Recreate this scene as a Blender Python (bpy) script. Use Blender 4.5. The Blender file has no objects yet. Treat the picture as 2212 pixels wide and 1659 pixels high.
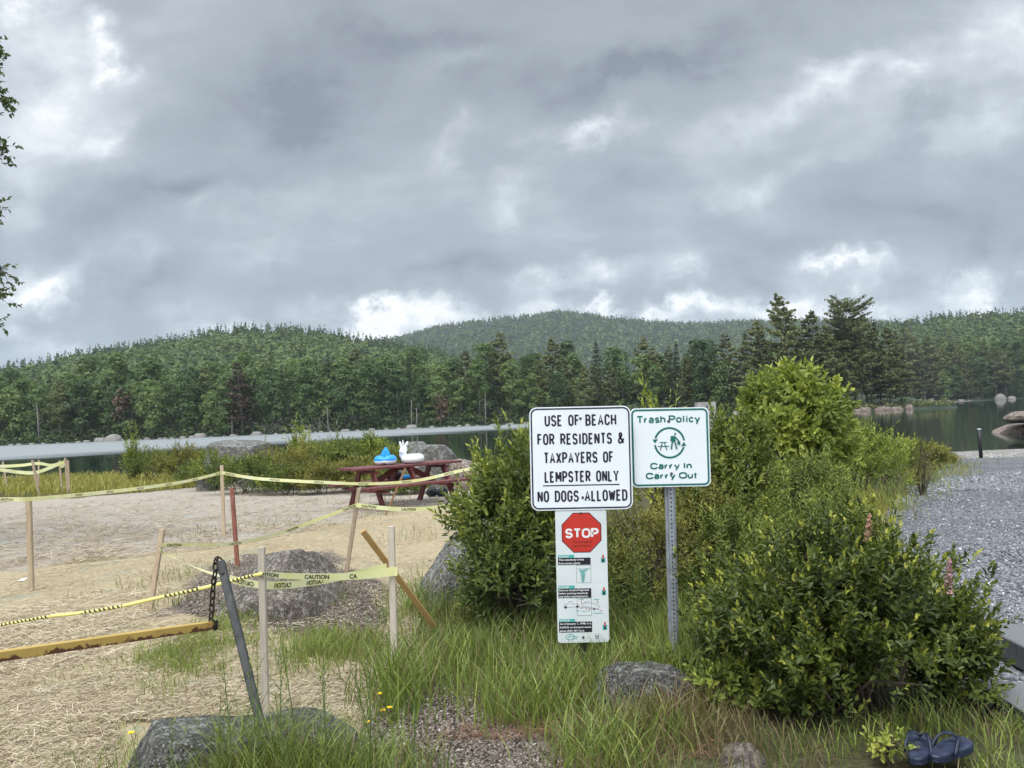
import bpy, bmesh, math, random
import numpy as np
from mathutils import Matrix, Vector, noise as mnoise
R = math.radians
scene = bpy.context.scene
rng = np.random.default_rng(7)
random.seed(7)

# ------------------------------------------------------------------ camera
PW, PH, FPX = 2212.0, 1659.0, 1662.0          # measuring frame of the photograph
EYE = Vector((0.0, 0.0, 2.2))                  # water level is z = 0
PITCH, ROLL = math.atan(66.5 / FPX), R(2.4)
M3 = (Matrix.Rotation(R(90) + PITCH, 3, 'X') @ Matrix.Rotation(-ROLL, 3, 'Z'))
cam_d = bpy.data.cameras.new('camera'); cam = bpy.data.objects.new('camera', cam_d)
scene.collection.objects.link(cam)
cam_d.sensor_width = 36; cam_d.lens = 36 * FPX / PW
cam_d.clip_start = 0.05; cam_d.clip_end = 12000
cam.matrix_world = Matrix.Translation(EYE) @ M3.to_4x4()
scene.camera = cam
MN = np.array(M3)

def ray(px, py):
    return M3 @ Vector(((px - PW/2)/FPX, (PH/2 - py)/FPX, -1.0))
def P(px, py, Y):
    r = ray(px, py); return EYE + r * (Y / r.y)
def rays(px, py):
    px = np.asarray(px, float); py = np.asarray(py, float)
    v = np.stack([(px - PW/2)/FPX, (PH/2 - py)/FPX, -np.ones_like(px)], -1)
    return v @ MN.T

# ------------------------------------------------------------------ light
view = scene.view_settings
view.view_transform = 'Standard'; view.look = 'None'; view.gamma = 1; view.exposure = 0.35
SUN_EL, SUN_AZ = R(58), R(205)                 # azimuth measured from +Y towards +X
sd = bpy.data.lights.new('sun', 'SUN'); sd.energy = 1.55; sd.angle = R(24); sd.color = (1.0, 0.965, 0.9)
so = bpy.data.objects.new('sun', sd); scene.collection.objects.link(so)
to_sun = Vector((math.sin(SUN_AZ)*math.cos(SUN_EL), math.cos(SUN_AZ)*math.cos(SUN_EL), math.sin(SUN_EL)))
so.rotation_euler = to_sun.to_track_quat('Z', 'Y').to_euler()
so.location = (0, 0, 60)

world = bpy.data.worlds.new('World'); scene.world = world; world.use_nodes = True
def build_world():
    nt = world.node_tree; N = nt.nodes; L = nt.links
    for n in list(N): N.remove(n)
    def nd(t, **kw):
        n = N.new(t)
        for k, v in kw.items(): setattr(n, k, v)
        return n
    def math_(op, a, b=None, c=None, clamp=False):
        n = nd('ShaderNodeMath', operation=op); n.use_clamp = clamp
        for i, v in enumerate((a, b, c)):
            if v is None: continue
            if isinstance(v, (int, float)): n.inputs[i].default_value = v
            else: L.new(v, n.inputs[i])
        return n.outputs[0]
    out = nd('ShaderNodeOutputWorld'); bg = nd('ShaderNodeBackground')
    L.new(bg.outputs[0], out.inputs[0])
    tc = nd('ShaderNodeTexCoord'); sep = nd('ShaderNodeSeparateXYZ'); L.new(tc.outputs['Generated'], sep.inputs[0])
    X, Y, Z = sep.outputs
    # clear air above the cloud deck
    sky = nd('ShaderNodeTexSky', sky_type='NISHITA'); sky.sun_disc = False
    sky.sun_elevation = SUN_EL; sky.sun_rotation = SUN_AZ; sky.air_density = 1.2
    skys = nd('ShaderNodeMix', data_type='RGBA', blend_type='MULTIPLY'); skys.inputs['Factor'].default_value = 1
    L.new(sky.outputs[0], skys.inputs['A']); skys.inputs['B'].default_value = (.09, .09, .09, 1)
    # direction in front of the beach as slopes (east, up), with ragged edges
    ys = math_('MAXIMUM', Y, .12)
    u = math_('DIVIDE', X, ys); v = math_('DIVIDE', Z, ys)
    uv = nd('ShaderNodeCombineXYZ'); L.new(u, uv.inputs[0]); L.new(v, uv.inputs[1])
    zz = math_('MAXIMUM', math_('ADD', Z, .16), .05)
    deck = nd('ShaderNodeCombineXYZ')
    L.new(math_('DIVIDE', X, zz), deck.inputs[0]); L.new(math_('DIVIDE', Y, zz), deck.inputs[1])
    def noise(src, scale, detail=5, rough=.55, dist=0.0, off=(0, 0, 0), sc=(1, 1, 1), rot=0):
        mp = nd('ShaderNodeMapping'); L.new(src, mp.inputs[0]); mp.inputs[1].default_value = off
        mp.inputs[2].default_value = (0, 0, rot); mp.inputs[3].default_value = sc
        n = nd('ShaderNodeTexNoise'); L.new(mp.outputs[0], n.inputs['Vector'])
        n.inputs['Scale'].default_value = scale; n.inputs['Detail'].default_value = detail
        n.inputs['Roughness'].default_value = rough; n.inputs['Distortion'].default_value = dist
        return n
    wob = noise(uv.outputs[0], 5.5, 6, .6)
    wv = nd('ShaderNodeVectorMath', operation='SUBTRACT'); L.new(wob.outputs['Color'], wv.inputs[0]); wv.inputs[1].default_value = (.5, .5, .5)
    ws = nd('ShaderNodeVectorMath', operation='SCALE'); L.new(wv.outputs[0], ws.inputs[0]); ws.inputs['Scale'].default_value = .25
    uvw = nd('ShaderNodeVectorMath', operation='ADD'); L.new(uv.outputs[0], uvw.inputs[0]); L.new(ws.outputs[0], uvw.inputs[1])
    blobs = [  # px, py, rx, ry, rot, amount : bright and dark masses of the cloud deck
        (70,20,190,90,0,.38),(235,115,90,65,20,.20),(110,200,300,300,0,.17),(240,260,120,80,20,.12),(40,380,190,300,0,.10),
        (600,200,420,230,20,-.18),(660,270,260,170,25,-.12),(430,410,460,100,5,-.15),(300,480,330,80,0,-.05),(900,60,500,110,-5,-.10),
        (950,330,130,70,18,.10),(1000,150,180,80,25,.08),(500,470,130,50,15,.07),(570,560,170,60,15,.05),(1080,470,100,120,0,.07),(300,560,120,60,20,.06),
        (90,600,230,90,25,.34),(280,640,270,90,20,-.13),(700,660,150,50,0,.10),(835,705,260,50,0,.42),(460,700,190,40,0,.14),
        (960,610,330,80,0,-.13),(620,620,220,60,0,-.04),(60,730,260,70,0,.12),
        (1380,120,760,110,12,-.19),(1260,275,240,60,14,.19),(1750,190,460,80,14,.16),(1960,190,190,90,20,.15),(2160,80,230,180,20,.20),
        (2160,280,140,70,25,.10),(1330,400,220,120,0,-.12),(1580,500,340,90,-8,-.09),(1980,310,280,80,25,-.11),(2000,460,430,140,0,-.13),
        (2150,560,270,100,0,-.12),(1600,600,210,80,0,-.13),(1660,385,260,65,10,.10),(1118,420,80,90,0,.12),
        (1310,610,110,60,0,.16),(1170,630,150,45,0,.18),(1465,605,90,50,20,.13),(1815,570,170,45,-14,.34),(1912,580,60,45,0,.12),
        (1890,630,150,45,-10,.16),(1330,680,640,48,-2,.34),(1690,660,260,50,5,.22),(2080,640,190,50,0,.16),(2200,660,200,38,0,.36),
        (700,745,1000,80,-2,.20),(1700,700,900,60,-1,.10),
    ]
    ed = noise(uv.outputs[0], 8.5, 8, .62, .4, sc=(1, 1.7, 1), rot=-.2); edg = math_('MULTIPLY_ADD', math_('SUBTRACT', ed.outputs[0], .5), 2.6, 1.0)
    total = None
    for (px, py, rx, ry, rot, amp) in blobs:
        d = ray(px, py); cu, cv = d.x/d.y, d.z/d.y
        mp = nd('ShaderNodeMapping', vector_type='TEXTURE'); L.new(uvw.outputs[0], mp.inputs[0])
        mp.inputs[1].default_value = (cu, cv, 0); mp.inputs[2].default_value = (0, 0, R(rot) - ROLL*0)
        mp.inputs[3].default_value = (rx/FPX, ry/FPX, 1)
        g = nd('ShaderNodeTexGradient', gradient_type='QUADRATIC_SPHERE'); L.new(mp.outputs[0], g.inputs[0])
        total = math_('MULTIPLY_ADD', g.outputs['Fac'], amp*1.95, total if total is not None else 0.0)
    front = nd('ShaderNodeMapRange'); L.new(Y, front.inputs[0]); front.inputs[1].default_value = .1; front.inputs[2].default_value = .35
    total = math_('MULTIPLY', math_('MULTIPLY', total, edg), front.outputs[0])
    n1 = noise(deck.outputs[0], 1.1, 7, .55, .35, off=(3.1, 1.7, 0), sc=(1, 1.25, 1), rot=.5)
    n2 = noise(uv.outputs[0], 6.0, 7, .6, .3, sc=(1, 2.0, 1))
    base = math_('MULTIPLY_ADD', math_('SUBTRACT', n1.outputs[0], .5), .62, .455)
    base = math_('MULTIPLY_ADD', math_('SUBTRACT', n2.outputs[0], .5), .34, base)
    n3 = noise(uv.outputs[0], 19, 6, .6, .5, sc=(1, 2.2, 1)); low = nd('ShaderNodeMapRange'); L.new(v, low.inputs[0]); low.inputs[1].default_value = .32; low.inputs[2].default_value = .10; low.inputs[3].default_value = .05; low.inputs[4].default_value = .24
    base = math_('MULTIPLY_ADD', math_('SUBTRACT', n3.outputs[0], .5), low.outputs[0], base)
    tot = math_('ADD', base, total)
    ramp = nd('ShaderNodeValToRGB'); L.new(tot, ramp.inputs[0])
    cr = ramp.color_ramp
    cr.elements[0].position = .1; cr.elements[0].color = (.203, .233, .270, 1)
    cr.elements[1].position = 1.0; cr.elements[1].color = (.93, .95, .96, 1)
    e = cr.elements.new(.45); e.color = (.335, .376, .420, 1)
    e = cr.elements.new(.68); e.color = (.535, .588, .635, 1)
    # overcast is brighter overhead; gain added there and behind the camera lights the scene
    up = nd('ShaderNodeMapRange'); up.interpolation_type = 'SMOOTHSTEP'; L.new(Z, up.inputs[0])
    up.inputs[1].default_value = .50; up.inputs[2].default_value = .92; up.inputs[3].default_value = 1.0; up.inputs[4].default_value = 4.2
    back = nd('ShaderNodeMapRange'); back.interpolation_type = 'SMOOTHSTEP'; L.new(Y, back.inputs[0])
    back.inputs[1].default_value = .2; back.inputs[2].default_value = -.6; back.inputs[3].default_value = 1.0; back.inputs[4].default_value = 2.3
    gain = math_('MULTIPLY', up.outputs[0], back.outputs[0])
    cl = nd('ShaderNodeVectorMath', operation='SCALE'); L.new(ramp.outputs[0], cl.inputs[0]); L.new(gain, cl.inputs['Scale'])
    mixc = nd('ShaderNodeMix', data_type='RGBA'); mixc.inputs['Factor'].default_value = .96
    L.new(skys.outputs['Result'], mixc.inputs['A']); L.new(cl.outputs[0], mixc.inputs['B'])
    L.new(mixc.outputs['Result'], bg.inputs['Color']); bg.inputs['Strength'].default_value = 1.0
build_world()
world.cycles.sampling_method = 'MANUAL'; world.cycles.sample_map_resolution = 512

# ------------------------------------------------------------------ mesh helpers
def link(o): scene.collection.objects.link(o); return o
def mesh_np(name, V, faces, mat=None, smooth=False, tone=None, attrs=None):
    """faces: list of (n,k) int arrays"""
    V = np.asarray(V, np.float32)
    if not isinstance(faces, (list, tuple)): faces = [faces]
    faces = [np.asarray(f, np.int32) for f in faces if len(f)]
    me = bpy.data.meshes.new(name)
    me.vertices.add(len(V)); me.vertices.foreach_set('co', V.ravel())
    tot = np.concatenate([np.full(len(f), f.shape[1], np.int32) for f in faces])
    idx = np.concatenate([f.ravel() for f in faces])
    me.loops.add(len(idx)); me.loops.foreach_set('vertex_index', idx)
    me.polygons.add(len(tot))
    st = np.zeros(len(tot), np.int32); st[1:] = np.cumsum(tot)[:-1]
    me.polygons.foreach_set('loop_start', st); me.polygons.foreach_set('loop_total', tot)
    me.polygons.foreach_set('use_smooth', np.full(len(tot), bool(smooth)))
    at = dict(attrs or {})
    if tone is not None: at['tone'] = tone
    for k, a in at.items():
        t = me.attributes.new(k, 'FLOAT', 'POINT'); t.data.foreach_set('value', np.asarray(a, np.float32))
    me.update(calc_edges=True)
    if mat: me.materials.append(mat)
    return me
def base_of(parent):
    o, p = Vector((0, 0, 0)), parent
    while p is not None: o += p.location; p = p.parent
    return o
def part(name, V, faces, mat, parent=None, smooth=False, tone=None, attrs=None, loc=None):
    """vertices in world coordinates; the object sits at its parent's base (or at loc)"""
    V = np.asarray(V, float)
    o0 = np.array(base_of(parent)) if parent is not None else np.array(loc if loc is not None else (0, 0, 0))
    me = mesh_np(name, V - o0, faces, mat, smooth, tone, attrs)
    o = link(bpy.data.objects.new(name, me))
    if parent is not None: o.parent = parent
    else: o.location = tuple(o0)
    return o
def tag(o, label=None, cat=None, group=None, kind=None):
    if label: o['label'] = label
    if cat: o['category'] = cat
    if group: o['group'] = group
    if kind: o['kind'] = kind
    return o
def thing(name, label, cat, loc, group=None):
    o = link(bpy.data.objects.new(name, None)); o.location = tuple(loc); o.empty_display_size = .1
    return tag(o, label, cat, group)
def copy_tree(src, loc, rotz=0, scale=1, label=None):
    r = src.copy(); link(r); r.location = tuple(loc); r.rotation_euler = (0, 0, rotz)
    r.scale = (scale, scale, scale) if not hasattr(scale, '__len__') else tuple(scale)
    if label: r['label'] = label
    for ch in list(src.children):
        c = ch.copy(); link(c); c.parent = r
        for g in list(ch.children):
            d = g.copy(); link(d); d.parent = c
    return r

class MB:
    def __init__(s): s.V = []; s.F = {}; s.n = 0; s.T = []
    def add(s, V, *Fs, tone=None):
        V = np.asarray(V, float).reshape(-1, 3)
        for f in Fs:
            f = np.asarray(f, int)
            if len(f): s.F.setdefault(f.shape[1], []).append(f + s.n)
        s.V.append(V); s.n += len(V)
        if tone is None: tone = np.full(len(V), .5)
        elif np.isscalar(tone): tone = np.full(len(V), float(tone))
        s.T.append(tone)
    def data(s):
        return np.concatenate(s.V), [np.concatenate(v) for v in s.F.values()], np.concatenate(s.T)
    def part(s, name, mat, parent=None, smooth=False, loc=None):
        V, F, T = s.data(); return part(name, V, F, mat, parent, smooth, T, None, loc)

def unit(a): return a / np.maximum(np.linalg.norm(a, axis=-1, keepdims=True), 1e-9)
BOXF = np.array([[0,3,2,1],[4,5,6,7],[0,1,5,4],[1,2,6,5],[2,3,7,6],[3,0,4,7]])
def box_axes(c, ax, ay, az):
    """c centre, ax.. half axes as vectors"""
    c, ax, ay, az = [np.array(v, float) for v in (c, ax, ay, az)]
    s = [(-1,-1,-1),(1,-1,-1),(1,1,-1),(-1,1,-1),(-1,-1,1),(1,-1,1),(1,1,1),(-1,1,1)]
    return np.array([c + i*ax + j*ay + k*az for i, j, k in s])
def bevbox(c, ax, ay, az, bev=.004):
    """box with chamfered long edges: an octagonal section along az"""
    c, ax, ay, az = [np.array(v, float) for v in (c, ax, ay, az)]
    la, lb = np.linalg.norm(ax), np.linalg.norm(ay); a = 1 - bev/la; b = 1 - bev/lb
    sec = [(-1,-b),(-a,-1),(a,-1),(1,-b),(1,b),(a,1),(-a,1),(-1,b)]
    V = np.array([c + i*ax + j*ay + k*az for k in (-1, 1) for i, j in sec])
    F4 = np.array([[i, (i+1) % 8, 8+(i+1) % 8, 8+i] for i in range(8)])
    F8 = np.array([list(range(7, -1, -1)), list(range(8, 16))])
    return V, F4, F8
def frame_along(p, q, ref=(0, 0, 1)):
    d = np.array(q, float) - np.array(p, float); L = np.linalg.norm(d); d = d / L
    r = np.array(ref, float); s = np.cross(d, r)
    if np.linalg.norm(s) < 1e-4: s = np.cross(d, (1, 0, 0))
    s = s/np.linalg.norm(s); t = np.cross(s, d); return d, s, t, L
def beam(mb, p, q, w, h, ref=(0, 0, 1), bev=.004, tone=None):
    d, s, t, L = frame_along(p, q, ref); c = (np.array(p, float)+np.array(q, float))/2
    V, F4, F8 = bevbox(c, s*w/2, t*h/2, d*L/2, bev); mb.add(V, F4, F8, tone=tone)
def tube(mb, pts, rad, n=6, tone=None, caps=True):
    pts = np.asarray(pts, float); m = len(pts)
    rad = np.full(m, rad) if np.isscalar(rad) else np.asarray(rad, float)
    T = np.zeros_like(pts); T[1:-1] = pts[2:] - pts[:-2]; T[0] = pts[1]-pts[0]; T[-1] = pts[-1]-pts[-2]; T = unit(T)
    ref = np.array([.31, .17, .93]); 
    if abs(T[0] @ ref) > .9: ref = np.array([1., .2, 0])
    S = unit(np.cross(T, ref)); U = np.cross(S, T)
    a = np.linspace(0, 2*np.pi, n, endpoint=False)
    V = pts[:, None] + rad[:, None, None]*(np.cos(a)[None, :, None]*S[:, None] + np.sin(a)[None, :, None]*U[:, None])
    i, j = np.meshgrid(np.arange(m-1), np.arange(n), indexing='ij'); j2 = (j+1) % n
    F = np.stack([i*n+j, i*n+j2, (i+1)*n+j2, (i+1)*n+j], -1).reshape(-1, 4)
    Fs = [F]
    if caps and n > 2: Fs.append(np.array([list(range(n-1, -1, -1)), [(m-1)*n+k for k in range(n)]]))
    mb.add(V.reshape(-1, 3), *Fs, tone=tone)
def ring(mb, pts, rad, n=6, tone=None):
    """closed tube"""
    pts = np.asarray(pts, float); m = len(pts)
    T = unit(np.roll(pts, -1, 0) - np.roll(pts, 1, 0)); nrm = unit(np.cross(pts[0]-pts.mean(0), pts[1]-pts.mean(0)))
    S = np.broadcast_to(nrm, T.shape); U = np.cross(S, T)
    a = np.linspace(0, 2*np.pi, n, endpoint=False)
    V = pts[:, None] + rad*(np.cos(a)[None, :, None]*S[:, None] + np.sin(a)[None, :, None]*U[:, None])
    i, j = np.meshgrid(np.arange(m), np.arange(n), indexing='ij'); j2 = (j+1) % n; i2 = (i+1) % m
    F = np.stack([i*n+j, i*n+j2, i2*n+j2, i2*n+j], -1).reshape(-1, 4)
    mb.add(V.reshape(-1, 3), F, tone=tone)
def ico(sub):
    bm = bmesh.new(); bmesh.ops.create_icosphere(bm, subdivisions=sub, radius=1)
    V = np.array([v.co[:] for v in bm.verts]); F = np.array([[v.index for v in f.verts] for f in bm.faces]); bm.free()
    return V, F
ICO = {k: ico(k) for k in (1, 2, 3, 4, 5)}
def ellipsoid(mb, c, r, sub=3, rot=None, tone=None):
    V, F = ICO[sub]; V = V*np.array(r)
    if rot is not None: V = V @ np.array(rot).T
    mb.add(V + np.array(c), F, tone=tone)
def fbm(P_, scale, octaves=4, seed=0):
    o = Vector((seed*13.7, seed*7.3, seed*3.1))
    return np.array([mnoise.fractal(Vector(p)*scale + o, 1.0, 2.0, octaves) for p in P_])

# leaf cloud: every leaf two quads folded along the midrib
def leaves(mb, pos, d, nrm, ln, wd, tone, fold=.25):
    pos, d = np.asarray(pos, float), unit(np.asarray(d, float))
    s = unit(np.cross(d, nrm)); nn = np.cross(s, d)
    ln = np.broadcast_to(ln, len(pos))[:, None]; wd = np.broadcast_to(wd, len(pos))[:, None]
    f = nn*wd*fold; droop = -nn*ln*.10
    b = pos; tip = pos + d*ln + droop
    l1 = pos + d*ln*.32 + s*wd*.48 + f; r1 = pos + d*ln*.32 - s*wd*.48 + f
    l2 = pos + d*ln*.70 + s*wd*.38 + f*.8 + droop*.5; r2 = pos + d*ln*.70 - s*wd*.38 + f*.8 + droop*.5
    V = np.stack([b, l1, l2, tip, r2, r1], 1).reshape(-1, 3)
    k = np.arange(len(pos))[:, None]*6
    F = np.concatenate([k + np.array([[0, 3, 2, 1]]), k + np.array([[0, 5, 4, 3]])])
    mb.add(V, F, tone=np.repeat(np.broadcast_to(tone, len(pos)), 6))
def blades(mb, base, h, lean, width, tone, curl=1.0):
    """grass blades; lean is a horizontal vector (n,3) in metres at the tip"""
    base = np.asarray(base, float); n = len(base); h = np.broadcast_to(h, n)[:, None]
    width = np.broadcast_to(width, n)[:, None]
    up = np.array([[0, 0, 1.0]])
    a = rng.uniform(0, 2*np.pi, n); side = np.stack([np.cos(a), np.sin(a)*.6, np.zeros(n)], 1)
    V = []
    for t, w in ((0, .8), (.4, 1.0), (.75, .7)):
        c = base + up*h*t*(1 - .25*curl*t) + lean*(t**1.8); V += [c - side*width*w/2, c + side*width*w/2]
    V.append(base + up*h*(1-.28*curl) + lean)
    V = np.stack(V, 1).reshape(-1, 3); k = np.arange(n)[:, None]*7
    F4 = np.concatenate([k + np.array([[0, 1, 3, 2]]), k + np.array([[2, 3, 5, 4]])]); F3 = k + np.array([[4, 5, 6]])
    mb.add(V, F4, F3, tone=np.repeat(np.broadcast_to(tone, n), 7))

# ------------------------------------------------------------------ materials
def newmat(name):
    m = bpy.data.materials.new(name); m.use_nodes = True
    nt = m.node_tree; return m, nt, nt.nodes, nt.links, nt.nodes['Principled BSDF']
def nodes_noise(N, L, vec, scale, detail=4, rough=.55, sc=None, dist=0):
    if sc:
        mp = N.new('ShaderNodeMapping'); L.new(vec, mp.inputs[0]); mp.inputs[3].default_value = sc; vec = mp.outputs[0]
    n = N.new('ShaderNodeTexNoise'); L.new(vec, n.inputs['Vector']); n.inputs['Scale'].default_value = scale
    n.inputs['Detail'].default_value = detail; n.inputs['Roughness'].default_value = rough; n.inputs['Distortion'].default_value = dist
    return n.outputs[0]
def ramp(N, L, fac, stops):
    r = N.new('ShaderNodeValToRGB'); L.new(fac, r.inputs[0]); cr = r.color_ramp
    cr.elements[0].position, cr.elements[0].color = stops[0][0], (*stops[0][1], 1)
    cr.elements[1].position, cr.elements[1].color = stops[-1][0], (*stops[-1][1], 1)
    for p, c in stops[1:-1]:
        e = cr.elements.new(p); e.color = (*c, 1)
    return r.outputs[0]
def mixc(N, L, fac, a, b, mode='MIX'):
    m = N.new('ShaderNodeMix'); m.data_type = 'RGBA'; m.blend_type = mode
    for s, v in (('Factor', fac), ('A', a), ('B', b)):
        if isinstance(v, (int, float)): m.inputs[s].default_value = v
        elif isinstance(v, tuple): m.inputs[s].default_value = (*v, 1)
        else: L.new(v, m.inputs[s])
    return m.outputs['Result']
def bump(N, L, h, strength=.4, dist=.01, bsdf=None):
    b = N.new('ShaderNodeBump'); L.new(h, b.inputs['Height']); b.inputs['Strength'].default_value = strength; b.inputs['Distance'].default_value = dist
    if bsdf: L.new(b.outputs[0], bsdf.inputs['Normal'])
    return b.outputs[0]
def coord(N, which='Object'): return N.new('ShaderNodeTexCoord').outputs[which]
def worldpos(N): return N.new('ShaderNodeNewGeometry').outputs['Position']
def attr(N, name): n = N.new('ShaderNodeAttribute'); n.attribute_name = name; return n.outputs['Fac']

def plain(name, col, rough=.6, metal=0, var=.12, scale=8, dirt=None, bmp=0):
    m, nt, N, L, B = newmat(name); c = coord(N)
    n = nodes_noise(N, L, c, scale, 5)
    col2 = tuple(x*(1-var*2) for x in col); col3 = tuple(min(1, x*(1+var)) for x in col)
    k = ramp(N, L, n, [(.3, col2), (.7, col3)])
    if dirt:
        d = ramp(N, L, nodes_noise(N, L, c, scale*.6, 8, .7), [(.55, (0, 0, 0)), (.72, (1, 1, 1))])
        k = mixc(N, L, d, k, dirt)
    L.new(k, B.inputs['Base Color']); B.inputs['Roughness'].default_value = rough; B.inputs['Metallic'].default_value = metal
    if bmp: bump(N, L, n, bmp, .004, B)
    return m
def leafmat(name, stops, rough=.5, trans=.25, hue=.0, cell=None):
    m, nt, N, L, B = newmat(name); t = attr(N, 'tone')
    oi = N.new('ShaderNodeObjectInfo')
    if hue:
        a = N.new('ShaderNodeMath'); a.operation = 'MULTIPLY_ADD'; L.new(oi.outputs['Random'], a.inputs[0]); a.inputs[1].default_value = hue; 
        s = N.new('ShaderNodeMath'); s.operation = 'SUBTRACT'; L.new(t, s.inputs[0]); s.inputs[1].default_value = hue/2
        L.new(s.outputs[0], a.inputs[2]); t = a.outputs[0]
    col = ramp(N, L, t, stops)
    L.new(col, B.inputs['Base Color']); B.inputs['Roughness'].default_value = rough
    B.inputs['Specular IOR Level'].default_value = .35
    if trans:
        tr = N.new('ShaderNodeBsdfTranslucent'); L.new(mixc(N, L, 1.0, col, (1.0, 1.05, .55), 'MULTIPLY'), tr.inputs[0])
        mx = N.new('ShaderNodeMixShader'); mx.inputs[0].default_value = trans
        L.new(B.outputs[0], mx.inputs[1]); L.new(tr.outputs[0], mx.inputs[2])
        L.new(mx.outputs[0], N['Material Output'].inputs[0])
    return m
def tonemat(name, stops, rough=.8):
    return leafmat(name, stops, rough, 0)
def granite(name, light, dark, lichen=(.5, .52, .46), scale=1.0, moss=None):
    m, nt, N, L, B = newmat(name); c = worldpos(N)
    big = nodes_noise(N, L, c, 2.2*scale, 6, .6); fine = nodes_noise(N, L, c, 38*scale, 3, .6); mid = nodes_noise(N, L, c, 9*scale, 8, .65)
    k = ramp(N, L, big, [(.3, dark), (.7, light)])
    k = mixc(N, L, .55, k, ramp(N, L, mid, [(.34, tuple(x*.3 for x in dark)), (.5, dark), (.66, lichen)]))
    sp = ramp(N, L, fine, [(.35, (.35, .35, .35)), (.5, (.9, .9, .9)), (.68, (1.6, 1.6, 1.55))])
    k = mixc(N, L, 1.0, k, sp, 'MULTIPLY')
    vo = N.new('ShaderNodeTexVoronoi'); L.new(c, vo.inputs['Vector']); vo.inputs['Scale'].default_value = 26*scale; vo.inputs['Randomness'].default_value = 1
    lk = ramp(N, L, vo.outputs['Distance'], [(.16, (1, 1, 1)), (.34, (0, 0, 0))]); lm = ramp(N, L, nodes_noise(N, L, c, 6*scale, 4, .6), [(.46, (0, 0, 0)), (.62, (1, 1, 1))])
    k = mixc(N, L, mixc(N, L, 1.0, lk, lm, 'MULTIPLY'), k, lichen)
    if moss:
        d = ramp(N, L, nodes_noise(N, L, c, 5*scale, 6, .7), [(.56, (0, 0, 0)), (.66, (1, 1, 1))]); k = mixc(N, L, d, k, moss)
    L.new(k, B.inputs['Base Color']); B.inputs['Roughness'].default_value = .9; B.inputs['Specular IOR Level'].default_value = .2
    bump(N, L, mixc(N, L, .35, mid, fine), 1.0, .05/scale, B)
    return m
M = {}
M['wood'] = None
def woodmat(name, a, b, stain, rough=.8):
    m, nt, N, L, B = newmat(name); c = coord(N)
    g = nodes_noise(N, L, c, 14, 6, .6, (6, 6, .5)); k = ramp(N, L, g, [(.3, a), (.7, b)])
    s = ramp(N, L, nodes_noise(N, L, c, 5, 6, .7), [(.55, (0, 0, 0)), (.75, (1, 1, 1))])
    k = mixc(N, L, s, k, stain)
    oi = N.new('ShaderNodeObjectInfo')
    v = N.new('ShaderNodeMapRange'); L.new(oi.outputs['Random'], v.inputs[0]); v.inputs[3].default_value = .8; v.inputs[4].default_value = 1.1
    vv = N.new('ShaderNodeVectorMath'); vv.operation = 'SCALE'; L.new(k, vv.inputs[0]); L.new(v.outputs[0], vv.inputs['Scale'])
    L.new(vv.outputs[0], B.inputs['Base Color']); B.inputs['Roughness'].default_value = rough
    bump(N, L, g, .3, .003, B); return m
M['stake'] = woodmat('stake_wood', (.34, .24, .15), (.52, .41, .29), (.28, .20, .13))
M['stake_pale'] = woodmat('pale_stake_wood', (.42, .35, .28), (.56, .49, .40), (.33, .27, .21))
M['stake_orange'] = woodmat('fresh_stake_wood', (.46, .27, .09), (.58, .37, .15), (.40, .23, .09))
M['stake_rust'] = woodmat('rusty_red_paint', (.16, .045, .03), (.30, .12, .085), (.34, .24, .2))
M['stake_brown'] = woodmat('brown_stick_wood', (.20, .10, .05), (.36, .21, .12), (.13, .07, .045))
M['red'] = plain('weathered_red_paint', (.115, .018, .018), .65, 0, .15, 9, (.11, .028, .024), .2)
M['redtop'] = plain('worn_red_paint', (.14, .040, .036), .7, 0, .2, 12, (.26, .16, .145), .3)
M['white_sheet'] = plain('white_sign_sheeting', (.77, .79, .82), .6, 0, .02, 5)
M['white_old'] = plain('aged_white_sign_sheeting', (.66, .69, .68), .6, 0, .04, 5, (.56, .585, .565))
M['ink_navy'] = plain('navy_black_sign_ink', (.012, .010, .028), .4, 0, .05)
M['ink_black'] = plain('black_sign_ink', (.012, .012, .018), .5, 0, .05)
M['ink_green'] = plain('green_sign_ink', (.005, .135, .105), .4, 0, .05)
M['ink_red'] = plain('red_sign_ink', (.52, .03, .018), .45, 0, .06, 4)
M['ink_darkred'] = plain('dark_red_sign_ink', (.16, .02, .012), .5, 0, .05)
M['ink_teal'] = plain('teal_sign_ink', (.07, .40, .36), .5, 0, .05)
M['ink_white'] = plain('white_sign_ink', (.78, .76, .74), .5, 0, .03)
M['ink_grey'] = plain('grey_sign_ink', (.2, .2, .22), .5, 0, .03)
M['steel'] = plain('galvanised_steel', (.36, .38, .41), .5, .4, .15, 22, (.26, .27, .29))
M['hole'] = plain('dark_post_hole', (.015, .016, .017), .9, 0, .05)
M['post_green'] = plain('dark_green_steel', (.018, .032, .028), .5, .2, .15, 15)
M['gate_steel'] = plain('weathered_grey_steel', (.052, .051, .049), .75, .1, .35, 16, (.11, .105, .098), .25)
M['chain'] = plain('rusty_chain_steel', (.055, .048, .042), .5, .6, .3, 40, (.12, .06, .035))
M['bolt'] = plain('tarnished_bolt_steel', (.11, .095, .075), .5, .6, .2, 40)
M['yellow_steel'] = None
M['blue'] = plain('blue_vinyl', (.02, .30, .78), .3, 0, .03)
M['vinyl_white'] = plain('white_vinyl', (.82, .83, .84), .3, 0, .02)
M['bag'] = plain('black_bag_cloth', (.010, .011, .016), .8, 0, .2)
M['foam'] = plain('navy_foam', (.014, .021, .048), .5, 0, .2, 18, None, .15)
M['foam_top'] = plain('worn_navy_footbed', (.028, .036, .07), .6, 0, .3, 30, None, .3)
M['strap'] = plain('black_strap', (.02, .022, .026), .5, 0, .2)
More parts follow.
